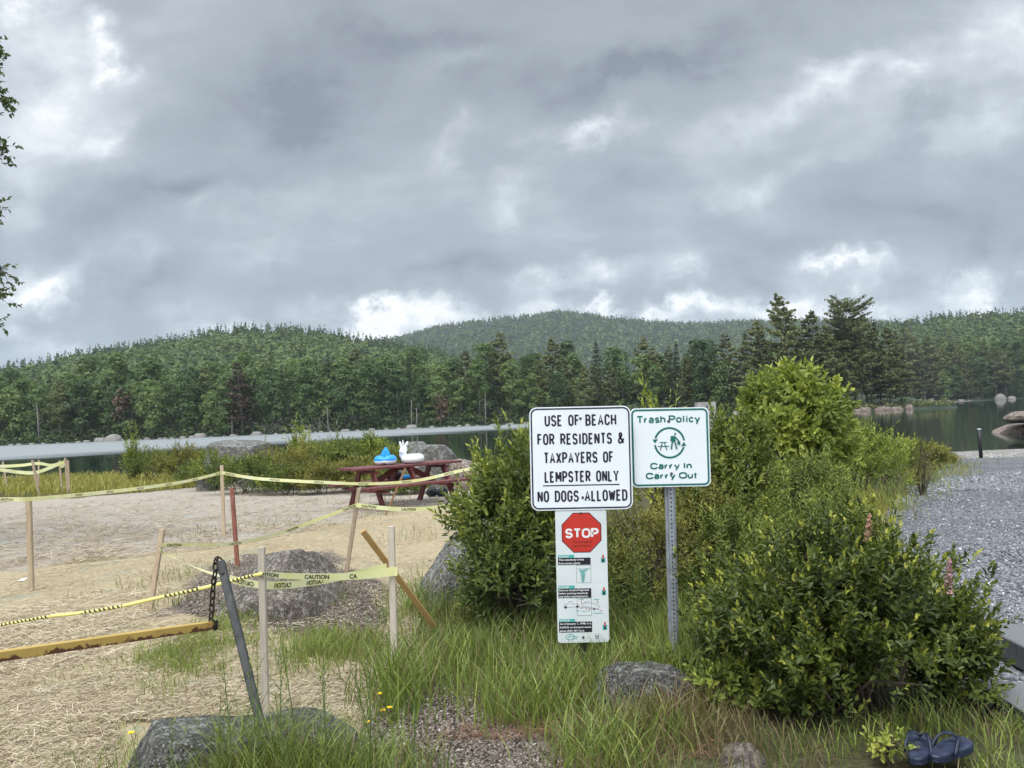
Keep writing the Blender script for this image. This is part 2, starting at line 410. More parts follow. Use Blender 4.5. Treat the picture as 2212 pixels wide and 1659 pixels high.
M['paper'] = plain('white_paper', (.75, .76, .76), .8)
M['timber'] = woodmat('grey_timber', (.12, .12, .12), (.21, .21, .215), (.15, .145, .14), .75)
M['timber_end'] = woodmat('dark_timber_end', (.06, .06, .062), (.10, .10, .105), (.05, .05, .05), .8)
M['black_post'] = plain('black_painted_post', (.010, .011, .011), .5)
M['concrete'] = plain('pale_concrete', (.36, .34, .32), .9, 0, .12, 6, (.27, .26, .25), .4)
M['bark'] = plain('grey_bark', (.17, .155, .14), .95, 0, .3, 3)
M['bark_pale'] = plain('pale_dead_wood', (.20, .185, .165), .9, 0, .2, 3)
M['bark_dark'] = plain('dark_bark', (.07, .06, .05), .95, 0, .3, 3)
M['twig'] = plain('brown_twig_bark', (.10, .075, .05), .9, 0, .3, 8)
M['stalk'] = plain('green_stalk', (.10, .15, .04), .7, 0, .2, 8)
M['petal_yellow'] = plain('yellow_petal', (.85, .60, .01), .6, 0, .1)
M['petal_pink'] = plain('pink_petal', (.46, .25, .25), .8, 0, .25, 60)
M['petal_tan'] = plain('faded_pink_petal', (.42, .24, .15), .85, 0, .25, 60)

def yellow_paint():
    m, nt, N, L, B = newmat('chipped_yellow_paint'); c = worldpos(N)
    k = ramp(N, L, nodes_noise(N, L, c, 7, 6, .6), [(.3, (.40, .255, .06)), (.7, (.54, .36, .10))])
    st = ramp(N, L, nodes_noise(N, L, c, 11, 8, .75), [(.56, (0, 0, 0)), (.62, (1, 1, 1))])
    ed = attr(N, 'tone')   # rust creeps in along the lower edge and the end of the bar
    mx = N.new('ShaderNodeMath'); mx.operation = 'MULTIPLY_ADD'; L.new(ed, mx.inputs[0]); mx.inputs[1].default_value = .30; L.new(nodes_noise(N, L, c, 14, 8, .7), mx.inputs[2])
    k = mixc(N, L, ramp(N, L, mx.outputs[0], [(.70, (0, 0, 0)), (.74, (1, 1, 1))]), k, (.10, .035, .016))
    gr = ramp(N, L, nodes_noise(N, L, c, 3.2, 5, .6), [(.58, (0, 0, 0)), (.8, (.5, .5, .5))]); k = mixc(N, L, gr, k, (.22, .2, .13))
    L.new(k, B.inputs['Base Color']); B.inputs['Roughness'].default_value = .55; return m
M['yellow_steel'] = yellow_paint()
def tapemat():
    m, nt, N, L, B = newmat('yellow_barrier_tape'); c = worldpos(N)
    k = ramp(N, L, nodes_noise(N, L, c, 6, 4), [(.3, (.78, .75, .30)), (.7, (.84, .83, .55))])
    L.new(k, B.inputs['Base Color']); B.inputs['Roughness'].default_value = .4
    tr = N.new('ShaderNodeBsdfTranslucent'); L.new(k, tr.inputs[0]); mx = N.new('ShaderNodeMixShader'); mx.inputs[0].default_value = .3
    L.new(B.outputs[0], mx.inputs[1]); L.new(tr.outputs[0], mx.inputs[2]); L.new(mx.outputs[0], N['Material Output'].inputs[0])
    return m
M['tape'] = tapemat()
M['tape_ink'] = plain('black_tape_ink', (.015, .014, .012), .5)

# ================================================================== the setting
SH_X = np.array([-200,-60,-30,-20,-12,-6,-3,3,8,16,22,60,200.]); SH_Y = np.array([46,46,43,39,34,30.5,29.5,29,28.5,27,27.5,30,40.])
MOUNDS = []                                        # (x, y, radius, height)
def gz(x, y):
    x = np.asarray(x, float); y = np.asarray(y, float)
    s = np.interp(x, SH_X, SH_Y) - y
    z = np.interp(s, [-40,-10,-3,0,2,5,12,19,24,30,60], [-6,-1.6,-.45,-.03,.13,.25,.44,.56,.66,.71,.72])
    z = z + .018*np.sin(x*1.7+y*.9)*np.sin(y*1.3-x*.6) + .008*np.sin(x*5.1)*np.sin(y*4.3+1)
    for mx, my, r, h in MOUNDS:
        z = z + h*np.exp(-((x-mx)**2 + (y-my)**2)/(r*r))
    return z
def Gv(px, py):
    d = rays(px, py); z = np.full(d.shape[:-1], .6)
    dz = np.minimum(d[..., 2], -1e-3)
    for _ in range(30):
        t = (z - EYE.z)/dz; z = z*.4 + .6*gz(d[..., 0]*t, d[..., 1]*t)
    t = (z - EYE.z)/dz
    return np.stack([d[..., 0]*t, d[..., 1]*t, gz(d[..., 0]*t, d[..., 1]*t)], -1)
def G(px, py): return Vector(Gv(np.array([px]), np.array([py]))[0])
g0 = G(600, 1300); MOUNDS.append((g0.x, g0.y + .25, .9, .12))
g0 = G(1180, 1290); MOUNDS.append((g0.x+.5, g0.y+.3, 1.1, .06))

def poly_px(pts):
    a = Gv(np.array([p[0] for p in pts], float), np.array([p[1] for p in pts], float)); return a[:, :2]
def inpoly(x, y, poly):
    c = np.zeros(np.shape(x), bool); n = len(poly); j = n-1
    for i in range(n):
        xi, yi = poly[i]; xj, yj = poly[j]
        m = ((yi > y) != (yj > y)) & (x < (xj-xi)*(y-yi)/(yj-yi+1e-12) + xi); c ^= m; j = i
    return c
def sdf(x, y, poly):
    d = np.full(np.shape(x), 1e9); n = len(poly)
    for i in range(n):
        a = poly[i-1]; b = poly[i]; e = b-a; t = np.clip(((x-a[0])*e[0] + (y-a[1])*e[1])/(e@e+1e-12), 0, 1)
        d = np.minimum(d, np.hypot(x-a[0]-t*e[0], y-a[1]-t*e[1]))
    return np.where(inpoly(x, y, poly), d, -d)
def soft_in(x, y, poly, w): return np.clip(.5 + sdf(x, y, poly)/(2*w), 0, 1)
def wob(x, y, a=.12, f=3.1):
    return (x + a*np.sin(y*f+1.3*np.sin(x*f*1.7)) + a*.5*np.sin(x*f*2.9+y*f*2.1), y + a*np.sin(x*f*1.1+2.0*np.sin(y*f*.8)) + a*.5*np.sin(y*f*3.3-x*f))
MULCH = [poly_px([(520,1200),(700,1190),(770,1240),(835,1260),(850,1340),(800,1385),(640,1375),(560,1345),(400,1345),(370,1310),(440,1240)]),
         poly_px([(790,1570),(880,1500),(1000,1480),(1110,1530),(1130,1590),(1230,1659),(1240,1900),(840,1900),(850,1659)])]
GOLD = poly_px([(-900,1270),(0,1228),(250,1200),(480,1180),(620,1150),(760,1120),(900,1098),(1040,1085),(1100,1100),(1000,1260),(850,1330),(850,1560),(700,1659),(650,2200),(-3000,2200)])
BEACH = poly_px([(-900,1100),(0,1085),(180,1075),(420,1052),(560,1050),(760,1050),(1000,1040),(1060,1050),(1040,1085),(900,1130),(0,1300),(-900,1330)])
def road_left(y): return np.interp(y, [-10,3.6,3.9,4.4,5.5,8,11.5,18,24,26.5], [3.2,2.9,2.35,2.25,2.6,3.7,5.5,9.6,13.6,15])

def build_ground():
    na, nr = 720, 330
    a = np.linspace(0, 2*np.pi, na, endpoint=False)
    r = np.concatenate([[.0], np.geomspace(.8, 90, nr)])
    rr, aa = np.meshgrid(r[1:], a, indexing='ij'); x = rr*np.sin(aa); y = rr*np.cos(aa)
    X = np.concatenate([[0.], x.ravel()]); Y = np.concatenate([[0.], y.ravel()]); Z = gz(X, Y)
    i, j = np.meshgrid(np.arange(nr-1), np.arange(na), indexing='ij'); j2 = (j+1) % na
    F = np.stack([1+i*na+j, 1+(i+1)*na+j, 1+(i+1)*na+j2, 1+i*na+j2], -1).reshape(-1, 4)
    F = F[:, ::-1]
    jj = np.arange(na); F3 = np.stack([0*jj, 1+jj, 1+(jj+1) % na], 1)[:, ::-1]
    wx, wy = wob(X, Y); 
    mul = np.zeros(len(X)); 
    for p in MULCH: mul = np.maximum(mul, soft_in(wx, wy, p, .22))
    wx, wy = wob(X, Y, .2, 1.9)
    gold = soft_in(wx, wy, GOLD, .45); beach = soft_in(wx, wy, BEACH, .3)
    m, nt, N, L, B = newmat('straw_covered_sand'); c = worldpos(N)
    n1 = nodes_noise(N, L, c, 1.3, 6, .6); n2 = nodes_noise(N, L, c, 16, 6, .7, (1, 1.6, 1)); n3 = nodes_noise(N, L, c, 60, 3, .6)
    n4 = nodes_noise(N, L, c, 5, 6, .65, (.5, 2.2, 1))
    dirt = ramp(N, L, n2, [(.3, (.035, .032, .018)), (.55, (.085, .078, .04)), (.75, (.16, .15, .075))])
    sand = ramp(N, L, n4, [(.28, (.245, .20, .16)), (.5, (.36, .30, .245)), (.72, (.45, .385, .32))])
    sand = mixc(N, L, .35, sand, ramp(N, L, n2, [(.3, (.19, .155, .125)), (.7, (.48, .42, .355))]))
    gold_ = ramp(N, L, n1, [(.3, (.25, .20, .13)), (.52, (.36, .285, .18)), (.75, (.44, .36, .25))])
    gold_ = mixc(N, L, .55, gold_, ramp(N, L, n2, [(.3, (.16, .125, .08)), (.5, (.38, .30, .18)), (.72, (.56, .46, .30))]))
    mulch = ramp(N, L, n3, [(.3, (.07, .05, .038)), (.5, (.17, .13, .105)), (.7, (.34, .28, .235))])
    mulch = mixc(N, L, .4, mulch, ramp(N, L, n2, [(.35, (.07, .05, .04)), (.7, (.26, .21, .17))]))
    hyd = ramp(N, L, nodes_noise(N, L, c, 2.1, 6, .65), [(.55, (0, 0, 0)), (.68, (.75, .75, .75))]); gold_ = mixc(N, L, hyd, gold_, (.27, .285, .225)); sand = mixc(N, L, hyd, sand, (.33, .325, .275))
    def soft(name):
        r_ = ramp(N, L, mixc(N, L, .5, attr(N, name), n2), [(.44, (0, 0, 0)), (.56, (1, 1, 1))]); return r_
    k = mixc(N, L, soft('beach'), dirt, sand); k = mixc(N, L, soft('gold'), k, gold_); k = mixc(N, L, soft('mulch'), k, mulch)
    L.new(k, B.inputs['Base Color']); B.inputs['Roughness'].default_value = .95; B.inputs['Specular IOR Level'].default_value = .1
    bump(N, L, mixc(N, L, .4, n2, n3), .8, .03, B)
    o = part('ground', np.stack([X, Y, Z], 1), [F, F3], m, None, True, None, dict(mulch=mul, gold=gold, beach=beach))
    tag(o, kind='structure')
build_ground()

def build_gravel():
    ys = np.concatenate([np.linspace(-9, 3.6, 20), np.linspace(3.7, 26.6, 190)]); us = np.linspace(0, 1, 90)
    V, F = [], []
    for y in ys:
        xl = road_left(y); xl = xl + .10*math.sin(y*3.3) + .06*math.sin(y*9.1+1); xr = 34
        x = xl + (xr - xl)*us**1.8; V.append(np.stack([x, 0*x+y, gz(x, y) + .012 + .01*np.sin(x*2.2)*np.sin(y*1.9)], 1))
    V = np.concatenate(V); n = len(us); i, j = np.meshgrid(np.arange(len(ys)-1), np.arange(n-1), indexing='ij')
    F = np.stack([i*n+j, i*n+j+1, (i+1)*n+j+1, (i+1)*n+j], -1).reshape(-1, 4)
    m, nt, N, L, B = newmat('crushed_stone'); c = worldpos(N)
    vo = N.new('ShaderNodeTexVoronoi'); L.new(c, vo.inputs['Vector']); vo.inputs['Scale'].default_value = 34
    sep = N.new('ShaderNodeSeparateColor'); L.new(vo.outputs['Color'], sep.inputs[0])
    k = ramp(N, L, sep.outputs[0], [(0, (.06, .063, .075)), (.5, (.165, .168, .176)), (.85, (.29, .292, .30)), (1, (.46, .46, .46))])
    gap = ramp(N, L, vo.outputs['Distance'], [(.25, (1, 1, 1)), (.75, (.3, .3, .3))])
    k = mixc(N, L, 1.0, k, gap, 'MULTIPLY')
    pt = ramp(N, L, nodes_noise(N, L, c, .55, 5), [(.33, (.72, .73, .75)), (.5, (.95, .95, .95)), (.7, (1.14, 1.11, 1.07))]); k = mixc(N, L, 1.0, k, pt, 'MULTIPLY')
    L.new(k, B.inputs['Base Color']); B.inputs['Roughness'].default_value = .8
    inv = N.new('ShaderNodeMath'); inv.operation = 'SUBTRACT'; inv.inputs[0].default_value = 1; L.new(vo.outputs['Distance'], inv.inputs[1])
    bump(N, L, inv.outputs[0], .9, .02, B)
    tag(part('gravel_road', V, [F], m, None, True), kind='structure')
build_gravel()

# far shore: line of the water's edge, as seen from the beach
def far_shore(x):  return np.interp(x, [-260,-150,-117,-40,10,30,42,55,75,88,91,96,110,140,260], [182,177,176,177,176,172,160,151,150,152,170,255,300,310,330])
SKY_L = [(-900,800),(-400,800),(-150,805),(0,792),(50,788),(130,770),(200,754),(300,738),(400,724),(450,714),(520,707),(600,708),(700,715),(760,725),(830,733),(920,748),(1020,775),(1150,820),(1400,880),(2000,900),(4000,900)]
SKY_M = [(-900,840),(300,815),(600,765),(760,738),(860,727),(950,703),(1050,688),(1150,680),(1210,671),(1260,674),(1310,684),(1400,693),(1500,696),(1600,693),(1700,691),(1800,690),(1900,692),(2000,700),(2200,710),(2600,730),(4000,760)]
SKY_R = [(-900,900),(1500,850),(1600,780),(1700,745),(1800,722),(1880,704),(1950,692),(2000,688),(2100,678),(2212,669),(2400,650),(2700,640),(3200,660),(4000,700)]
def prof(lst):
    d = rays(np.array([p[0] for p in lst]), np.array([p[1] for p in lst])); az = np.arctan2(d[:, 0], d[:, 1]); el = d[:, 2]/np.hypot(d[:, 0], d[:, 1])
    return az, el
PL, PM_, PR = prof(SKY_L), prof(SKY_M), prof(SKY_R)
def sstep(a, b, x): t = np.clip((x-a)/(b-a), 0, 1); return t*t*(3-2*t)
RID = dict(L=(225, 560, 9.0), M=(760, 1500, 7.5), R=(320, 720, 8.5))
def layer(az, r, pr, key):
    r0, D, th = RID[key]; H = np.maximum(np.interp(az, *pr)*D + EYE.z - th, 0)
    return np.where(r < D, H*(np.clip((r-r0)/(D-r0), 0, 1)**1.15), H - (r-D)*.12)
def hills_z(x, y):
    r = np.hypot(x, y); az = np.arctan2(x, y); s = y - far_shore(x)
    base = np.where(s < 0, np.maximum(s*.25, -4), np.minimum(.25 + s*.12, 3.5))
    wav = 1.2*np.sin(x*.031)*np.sin(y*.027)
    h = np.maximum(np.maximum(layer(az, r, PL, 'L'), layer(az, r, PM_, 'M')), layer(az, r, PR, 'R'))
    return np.where(s > 8, np.maximum(base, h + wav*sstep(20, 80, s)), base)
def build_hills():
    az = np.linspace(R(-70), R(70), 420); r = np.concatenate([np.linspace(135, 330, 110), np.geomspace(334, 3000, 110)])
    rr, aa = np.meshgrid(r, az, indexing='ij'); x = rr*np.sin(aa); y = rr*np.cos(aa); z = hills_z(x, y)
    n = len(az); i, j = np.meshgrid(np.arange(len(r)-1), np.arange(n-1), indexing='ij')
    F = np.stack([i*n+j, i*n+j+1, (i+1)*n+j+1, (i+1)*n+j], -1).reshape(-1, 4)
    m, nt, N, L, B = newmat('forest_floor'); c = worldpos(N)
    L.new(ramp(N, L, nodes_noise(N, L, c, .15, 6), [(.3, (.012, .022, .010)), (.7, (.03, .05, .02))]), B.inputs['Base Color']); B.inputs['Roughness'].default_value = 1
    tag(part('hills', np.stack([x, y, z], -1).reshape(-1, 3), [F], m, None, True), kind='structure')
build_hills()

def build_water():
    m, nt, N, L, B = newmat('lake_water'); c = worldpos(N)
    sx = N.new('ShaderNodeSeparateXYZ'); L.new(c, sx.inputs[0])
    # the breeze ruffles the far water; the near water lies calm. edge runs from 84 m on the left to 112 m in the middle
    e = N.new('ShaderNodeMath'); e.operation = 'MULTIPLY_ADD'; L.new(sx.outputs[0], e.inputs[0]); e.inputs[1].default_value = -1.0; L.new(sx.outputs[1], e.inputs[2])
    wn = nodes_noise(N, L, c, .05, 4, .6, (1, 3, 1))
    e2 = N.new('ShaderNodeMath'); e2.operation = 'MULTIPLY_ADD'; L.new(wn, e2.inputs[0]); e2.inputs[1].default_value = 40; L.new(e.outputs[0], e2.inputs[2])
    ru = N.new('ShaderNodeMapRange'); ru.interpolation_type = 'SMOOTHSTEP'; L.new(e2.outputs[0], ru.inputs[0]); ru.inputs[1].default_value = 122; ru.inputs[2].default_value = 158
    # the lee behind the pines on the right stays calm
    lee = N.new('ShaderNodeMapRange'); lee.interpolation_type = 'SMOOTHSTEP'; L.new(sx.outputs[0], lee.inputs[0]); lee.inputs[1].default_value = 20; lee.inputs[2].default_value = 34; lee.inputs[3].default_value = 1; lee.inputs[4].default_value = 0
    far = N.new('ShaderNodeMapRange'); L.new(sx.outputs[1], far.inputs[0]); far.inputs[1].default_value = 150; far.inputs[2].default_value = 165
    lm = N.new('ShaderNodeMath'); lm.operation = 'MAXIMUM'; L.new(lee.outputs[0], lm.inputs[0]); L.new(far.outputs[0], lm.inputs[1])
    rm = N.new('ShaderNodeMath'); rm.operation = 'MULTIPLY'; L.new(ru.outputs[0], rm.inputs[0]); L.new(lm.outputs[0], rm.inputs[1])
    ruf = rm.outputs[0]
    rg = N.new('ShaderNodeMapRange'); L.new(ruf, rg.inputs[0]); rg.inputs[3].default_value = .03; rg.inputs[4].default_value = .62
    L.new(rg.outputs[0], B.inputs['Roughness'])
    B.inputs['Base Color'].default_value = (.010, .020, .016, 1); io = N.new('ShaderNodeMapRange'); L.new(ruf, io.inputs[0]); io.inputs[3].default_value = 1.33; io.inputs[4].default_value = 4.2; L.new(io.outputs[0], B.inputs['IOR'])
    w1 = nodes_noise(N, L, c, .9, 3, .5, (.7, 1.6, 1)); w2 = nodes_noise(N, L, c, 2.2, 3, .5, (.35, 1.8, 1))
    bs = N.new('ShaderNodeMapRange'); L.new(ruf, bs.inputs[0]); bs.inputs[3].default_value = .035; bs.inputs[4].default_value = .9
    b = N.new('ShaderNodeBump'); b.inputs['Distance'].default_value = .12; L.new(mixc(N, L, .5, w1, w2), b.inputs['Height']); L.new(bs.outputs[0], b.inputs['Strength'])
    L.new(b.outputs[0], B.inputs['Normal'])
    xs = np.linspace(-420, 420, 30); ys = np.linspace(20, 420, 30)
    x, y = np.meshgrid(xs, ys); n = 30; i, j = np.meshgrid(np.arange(n-1), np.arange(n-1), indexing='ij')
    F = np.stack([i*n+j, i*n+j+1, (i+1)*n+j+1, (i+1)*n+j], -1).reshape(-1, 4)
    tag(part('lake_water', np.stack([x, y, 0*x], -1).reshape(-1, 3), [F], m), kind='structure')
build_water()

# ================================================================== far trees
M['maple'] = leafmat('broadleaf_crown', [(0, (.052, .088, .032)), (.35, (.085, .135, .045)), (.65, (.125, .185, .058)), (1, (.18, .235, .075))], .6, .4, .75)
M['pine'] = leafmat('pine_needles', [(0, (.080, .096, .040)), (.4, (.130, .146, .056)), (.7, (.185, .195, .074)), (1, (.24, .235, .095))], .6, .3, .4)
M['spruce'] = leafmat('spruce_needles', [(0, (.034, .054, .028)), (.5, (.058, .084, .040)), (1, (.085, .115, .054))], .6, .2, .35)
M['hill_leaf'] = leafmat('hillside_crowns', [(0, (.038, .062, .028)), (.3, (.080, .116, .038)), (.6, (.130, .180, .052)), (1, (.175, .22, .062))], .7, .3)
M['dead_needles'] = leafmat('rusty_dead_needles', [(0, (.05, .035, .022)), (.5, (.085, .055, .034)), (1, (.10, .09, .045))], .7, .1)
M['red_leaf'] = leafmat('reddish_crown', [(0, (.06, .045, .026)), (.5, (.12, .075, .045)), (1, (.15, .11, .06))], .7, .15)

def clump_quads(mb, pos, nrm, size, tone, flat=1.0):
    n = len(pos); nrm = unit(nrm); ref = unit(rng.normal(size=(n, 3)))
    s = unit(np.cross(nrm, ref)); t = np.cross(s, nrm); sz = np.broadcast_to(size, n)[:, None]
    k = rng.uniform(.6, 1.2, (n, 4, 1))
    V = np.stack([pos - s*sz*k[:, 0], pos - t*sz*flat*k[:, 1], pos + s*sz*k[:, 2], pos + t*sz*flat*k[:, 3]], 1)
    V = V + rng.normal(size=V.shape)*sz[:, :, None]*.16
    F = np.arange(n)[:, None]*4 + np.arange(4)[None]
    mb.add(V.reshape(-1, 3), F, tone=np.repeat(np.broadcast_to(tone, n), 4))
def rdir(n): return unit(rng.normal(size=(n, 3)))

def maple_meshes(h, w, n=1100, seed=0, qs=.42):
    global rng
    st = rng; rng = np.random.default_rng(seed+100)
    mb = MB(); lobes = []
    nl = 26
    for k in range(nl):
        t = (k + rng.random())/nl; z = h*(.12 + .80*t); rad = w*.5*math.sqrt(max(.05, 1 - ((t-.38)/.66)**2))
        a = rng.uniform(0, 2*np.pi); q = rad*math.sqrt(rng.random())*.8; lr = w*rng.uniform(.15, .26)
        lobes.append((q*math.cos(a), q*math.sin(a), z, lr))
    lobes.append((0, 0, h*.90, w*.17))
    per = n//len(lobes)
    for (x, y, z, lr) in lobes:
        d = rdir(per); d[:, 2] = np.where(rng.random(per) < .6, np.abs(d[:, 2]), d[:, 2])
        p = np.array([x, y, z]) + d*lr*np.array([1, 1, .72])*rng.uniform(.72, 1.08, (per, 1))
        clump_quads(mb, p, d + rdir(per)*.75 + np.array([0, 0, .35]), qs*rng.uniform(.5, 1.1, per), np.clip(rng.normal(.5, .13) + rng.normal(0, .06, per), 0, 1))
    V, F, T = mb.data(); crown = mesh_np('crown', V, F, M['maple'], tone=T)
    tb = MB(); 
    tube(tb, [(0, 0, -1), (.05*w*.3, 0, h*.3), (0, .1, h*.6), (.1, 0, h*.85)], [.22, .19, .12, .03], 6)
    for k in range(7):
        a = rng.uniform(0, 6.28); z0 = h*rng.uniform(.22, .6); l = w*rng.uniform(.25, .42)
        tube(tb, [(0, 0, z0), (math.cos(a)*l*.5, math.sin(a)*l*.5, z0+l*.4), (math.cos(a)*l, math.sin(a)*l, z0+l*.9)], [.09, .06, .02], 4)
    V, F, T = tb.data(); trunk = mesh_np('trunk', V, F, M['bark'], True)
    rng = st; return crown, trunk
def pine_meshes(h, w, seed=0, lo=.25, mat='pine', flat_top=False, dens=1.0, spruce=False):
    global rng
    st = rng; rng = np.random.default_rng(seed+500); mb = MB(); tb = MB()
    bend = rng.normal(0, .012, 2)*h
    def ax(t): return np.array([bend[0]*t*t*3, bend[1]*t*t*3, h*t])
    tube(tb, [ax(t) + (np.array([0, 0, -1]) if t == 0 else 0) for t in np.linspace(0, .98, 8)], np.linspace(.24, .03, 8), 6)
    nw = int((h*1.25 if spruce else h*.95)*dens)
    for k in range(nw):
        t = lo + (1-lo)*(k + rng.uniform(-.3, .3))/nw; t = min(max(t, lo), .985); u = (t-lo)/(1-lo)
        if spruce: L0 = w*.5*(1-u)**.85 + .15
        elif flat_top: L0 = w*.5*(.45 + .75*math.sin(min(1, u*1.08)*2.4)**2)*(1.15 if u > .8 else 1)
        else: L0 = w*.5*(1-u**2.0)*(.55 + .45*min(1, u*3.0)) + .25
        nb = 6 if spruce else int(rng.integers(4, 6)); a0 = rng.uniform(0, 6.28)
        for b in range(nb):
            if rng.random() < (.05 if spruce else .14): continue
            a = a0 + b*6.283/nb + rng.normal(0, .25); L_ = L0*rng.uniform(.6, 1.15)*(1.3 if flat_top and b == 0 else 1)
            el = (-.22 + .3*u) if spruce else (rng.uniform(.0, .28) + .35*u*u)
            d = np.array([math.cos(a), math.sin(a), el]); p0 = ax(t); end = p0 + d*L_; end[2] += L_*(.10 if not spruce else -.04)
            mid = p0 + d*L_*.55
            tube(tb, [p0, mid, end], [.05, .035, .01], 3, caps=False)
            ns = max(6, int((26 if spruce else 46)*L_/2.2))
            s = rng.uniform(.12 if spruce else .28, 1.04, ns)[:, None]
            side = np.array([-math.sin(a), math.cos(a), 0])
            pts = p0 + (mid-p0)*np.minimum(s/.55, 1) + (end-mid)*np.maximum((s-.55)/.45, 0) + side*rng.normal(0, .17, (ns, 1))*L_*(.5+.5*s) + np.array([0, 0, 1])*rng.normal(.05, .09, (ns, 1))
            nr = np.array([0, 0, .8]) + rdir(ns)*.8 + d*.35
            clump_quads(mb, pts, nr, (.31 if spruce else .37)*rng.uniform(.6, 1.25, ns), np.clip(rng.normal(.48, .12)+rng.normal(0, .12, ns), 0, 1), .62)
    if not flat_top:
        pts = np.array([ax(.985)]) + rng.normal(0, .12, (8, 3)); clump_quads(mb, pts, rdir(8), .2, .6)
    V, F, T = mb.data(); crown = mesh_np('crown', V, F, M[mat], tone=T)
    V, F, T = tb.data(); trunk = mesh_np('trunk', V, F, M['bark' if not spruce else 'bark_dark'], True)
    rng = st; return crown, trunk
def tree_thing(name, meshes, loc, label, cat='tree', group=None, rz=0, sc=1.0):
    o = thing(name, label, cat, loc, group); o.rotation_euler = (0, 0, rz); o.scale = (sc, sc, sc) if not hasattr(sc, '__len__') else sc
    for nm, me in zip(('crown', 'trunk'), meshes):
        c = link(bpy.data.objects.new(nm, me)); c.parent = o
    return o
MAP = [maple_meshes(18, 9.5, 2300, 1), maple_meshes(17, 8, 2000, 2), maple_meshes(19, 10.5, 2500, 3), maple_meshes(15, 8.5, 1900, 4), maple_meshes(13, 7, 1500, 5)]
SPR = [pine_meshes(19, 5.6, 11, .12, 'spruce', spruce=True), pine_meshes(17, 5.0, 12, .10, 'spruce', spruce=True), pine_meshes(14, 4.6, 13, .06, 'spruce', spruce=True)]
PIN = [pine_meshes(20, 8.2, 21, .22), pine_meshes(21, 9, 22, .28), pine_meshes(18, 7.6, 23, .15), pine_meshes(16, 7, 24, .10)]
LB = 'green leafy tree in the forest wall on the far lake shore'
LS = 'dark spruce in the forest wall on the far lake shore'
LPN = 'wide layered pine in the forest wall on the far lake shore'
def far_rows():
    k = 0
    for row, (dep, spc) in enumerate(((3.5, 5.0), (9, 5.4), (17, 5.8), (27, 7.0))):
        x = -150 + row*1.7
        while x < 46:
            xx = x + rng.normal(0, 1.0); y = far_shore(xx) + dep + rng.normal(0, 1.3); z = float(hills_z(np.array(xx), np.array(y))) - .2
            px = 1106 + 1662*xx/y
            fr = sstep(650, 1250, px)                       # more conifers towards the right
            q = rng.random(); sc = rng.uniform(.74, 1.14)*(1.0 if row else .84)*(1 - .09*fr)
            if q < .08 + .16*fr: nm, me, lb, g = 'spruce_tree', SPR[rng.integers(3)], LS, 'spruces on the far shore'; sc *= .93
            elif q < .18 + .42*fr: nm, me, lb, g = 'pine_tree', PIN[rng.integers(4)], LPN, 'pines on the far shore'; sc *= .98
            else: nm, me, lb, g = 'broadleaf_tree', MAP[rng.integers(5)], LB, 'leafy trees on the far shore'; sc *= 1.02 - .02*fr
            tree_thing(nm, me, (xx, y, z), lb, 'tree', g, rng.uniform(0, 6.28), (sc, sc, sc*rng.uniform(.92, 1.08)))
            k += 1; x += spc*rng.uniform(.7, 1.35)
    return k
NFAR = far_rows()
def at_shore(px, dep):
    x = 0
    for _ in range(20):
        x = (px-1106)/1662*(far_shore(x)+dep)
    y = far_shore(x)+dep; return (float(x), float(y), float(hills_z(np.array(float(x)), np.array(float(y)))) - .2)
# trees of the far shore that stand out
rusty = pine_meshes(17, 7.6, 31, .05, 'dead_needles')
tree_thing('dying_pine_tree', rusty, at_shore(520, 1.5), 'rusty brown dying pine standing at the edge of the left far shore', 'tree')
cr = maple_meshes(9, 5, 500, 33); cr[0].materials.clear(); cr[0].materials.append(M['red_leaf'])
p = at_shore(265, 2.0); tree_thing('reddish_tree', cr, (p[0], p[1], p[2]+3.5), 'small reddish tree among green ones on the left far shore', 'tree')
p = at_shore(950, 1.5); tree_thing('reddish_tree', cr, (p[0], p[1], p[2]+.5), 'small reddish bush-like tree on the far shore above the picnic table', 'tree', None, 1.0, .8)
def snag(px, dep, h, lean, label, cat='dead tree', r=.17):
    b = at_shore(px, dep); mb = MB(); b = (b[0], b[1], b[2])
    tube(mb, [(b[0], b[1], b[2]-.3), (b[0]+lean*.5, b[1], b[2]+h*.55), (b[0]+lean, b[1], b[2]+h)], [r, r*.8, r*.35], 6)
    for k in range(4):
        a = rng.uniform(0, 6.28); t = rng.uniform(.4, .95); l = rng.uniform(.5, 1.3)
        q = np.array([b[0]+lean*t, b[1], b[2]+h*t]); tube(mb, [q, q+np.array([math.cos(a)*l, math.sin(a)*l, l*.5])], [.05, .015], 4)
    tag(mb.part('dead_tree', M['bark_pale'], None, True, b), label, cat)
snag(82, .8, 9.5, -.5, 'tall pale dead trunk at the left end of the far shore')
snag(498, .4, 4.8, .1, 'pale dead trunk beside the rusty pine on the far shore')
snag(706, .3, 5.6, -.1, 'thin pale dead trunk on the far shore above the flat boulder')
snag(886, .3, 6.5, .15, 'tall bare pole of a dead tree on the far shore above the floats')
snag(897, .3, 4.6, .1, 'shorter bare dead pole close beside a taller one on the far shore')
snag(1046, .3, 7.5, .1, 'pale bare trunk of a leafy tree on the far shore')
mb = MB(); b = at_shore(640, .2)
for k in range(40):
    q = np.array(b) + np.array([rng.uniform(-9, 9), rng.uniform(-.5, 1.5), rng.uniform(0, 1)]); a = rng.uniform(-1, 1); l = rng.uniform(1.5, 4.5)
    tube(mb, [q, q+np.array([a*l, rng.normal(0, .3), l*rng.uniform(.3, .9)])], [.06, .02], 4)
tag(mb.part('fallen_branches', M['bark_pale'], None, False, b), 'tangle of bare grey fallen branches along the far shore', 'dead branches', kind='stuff')
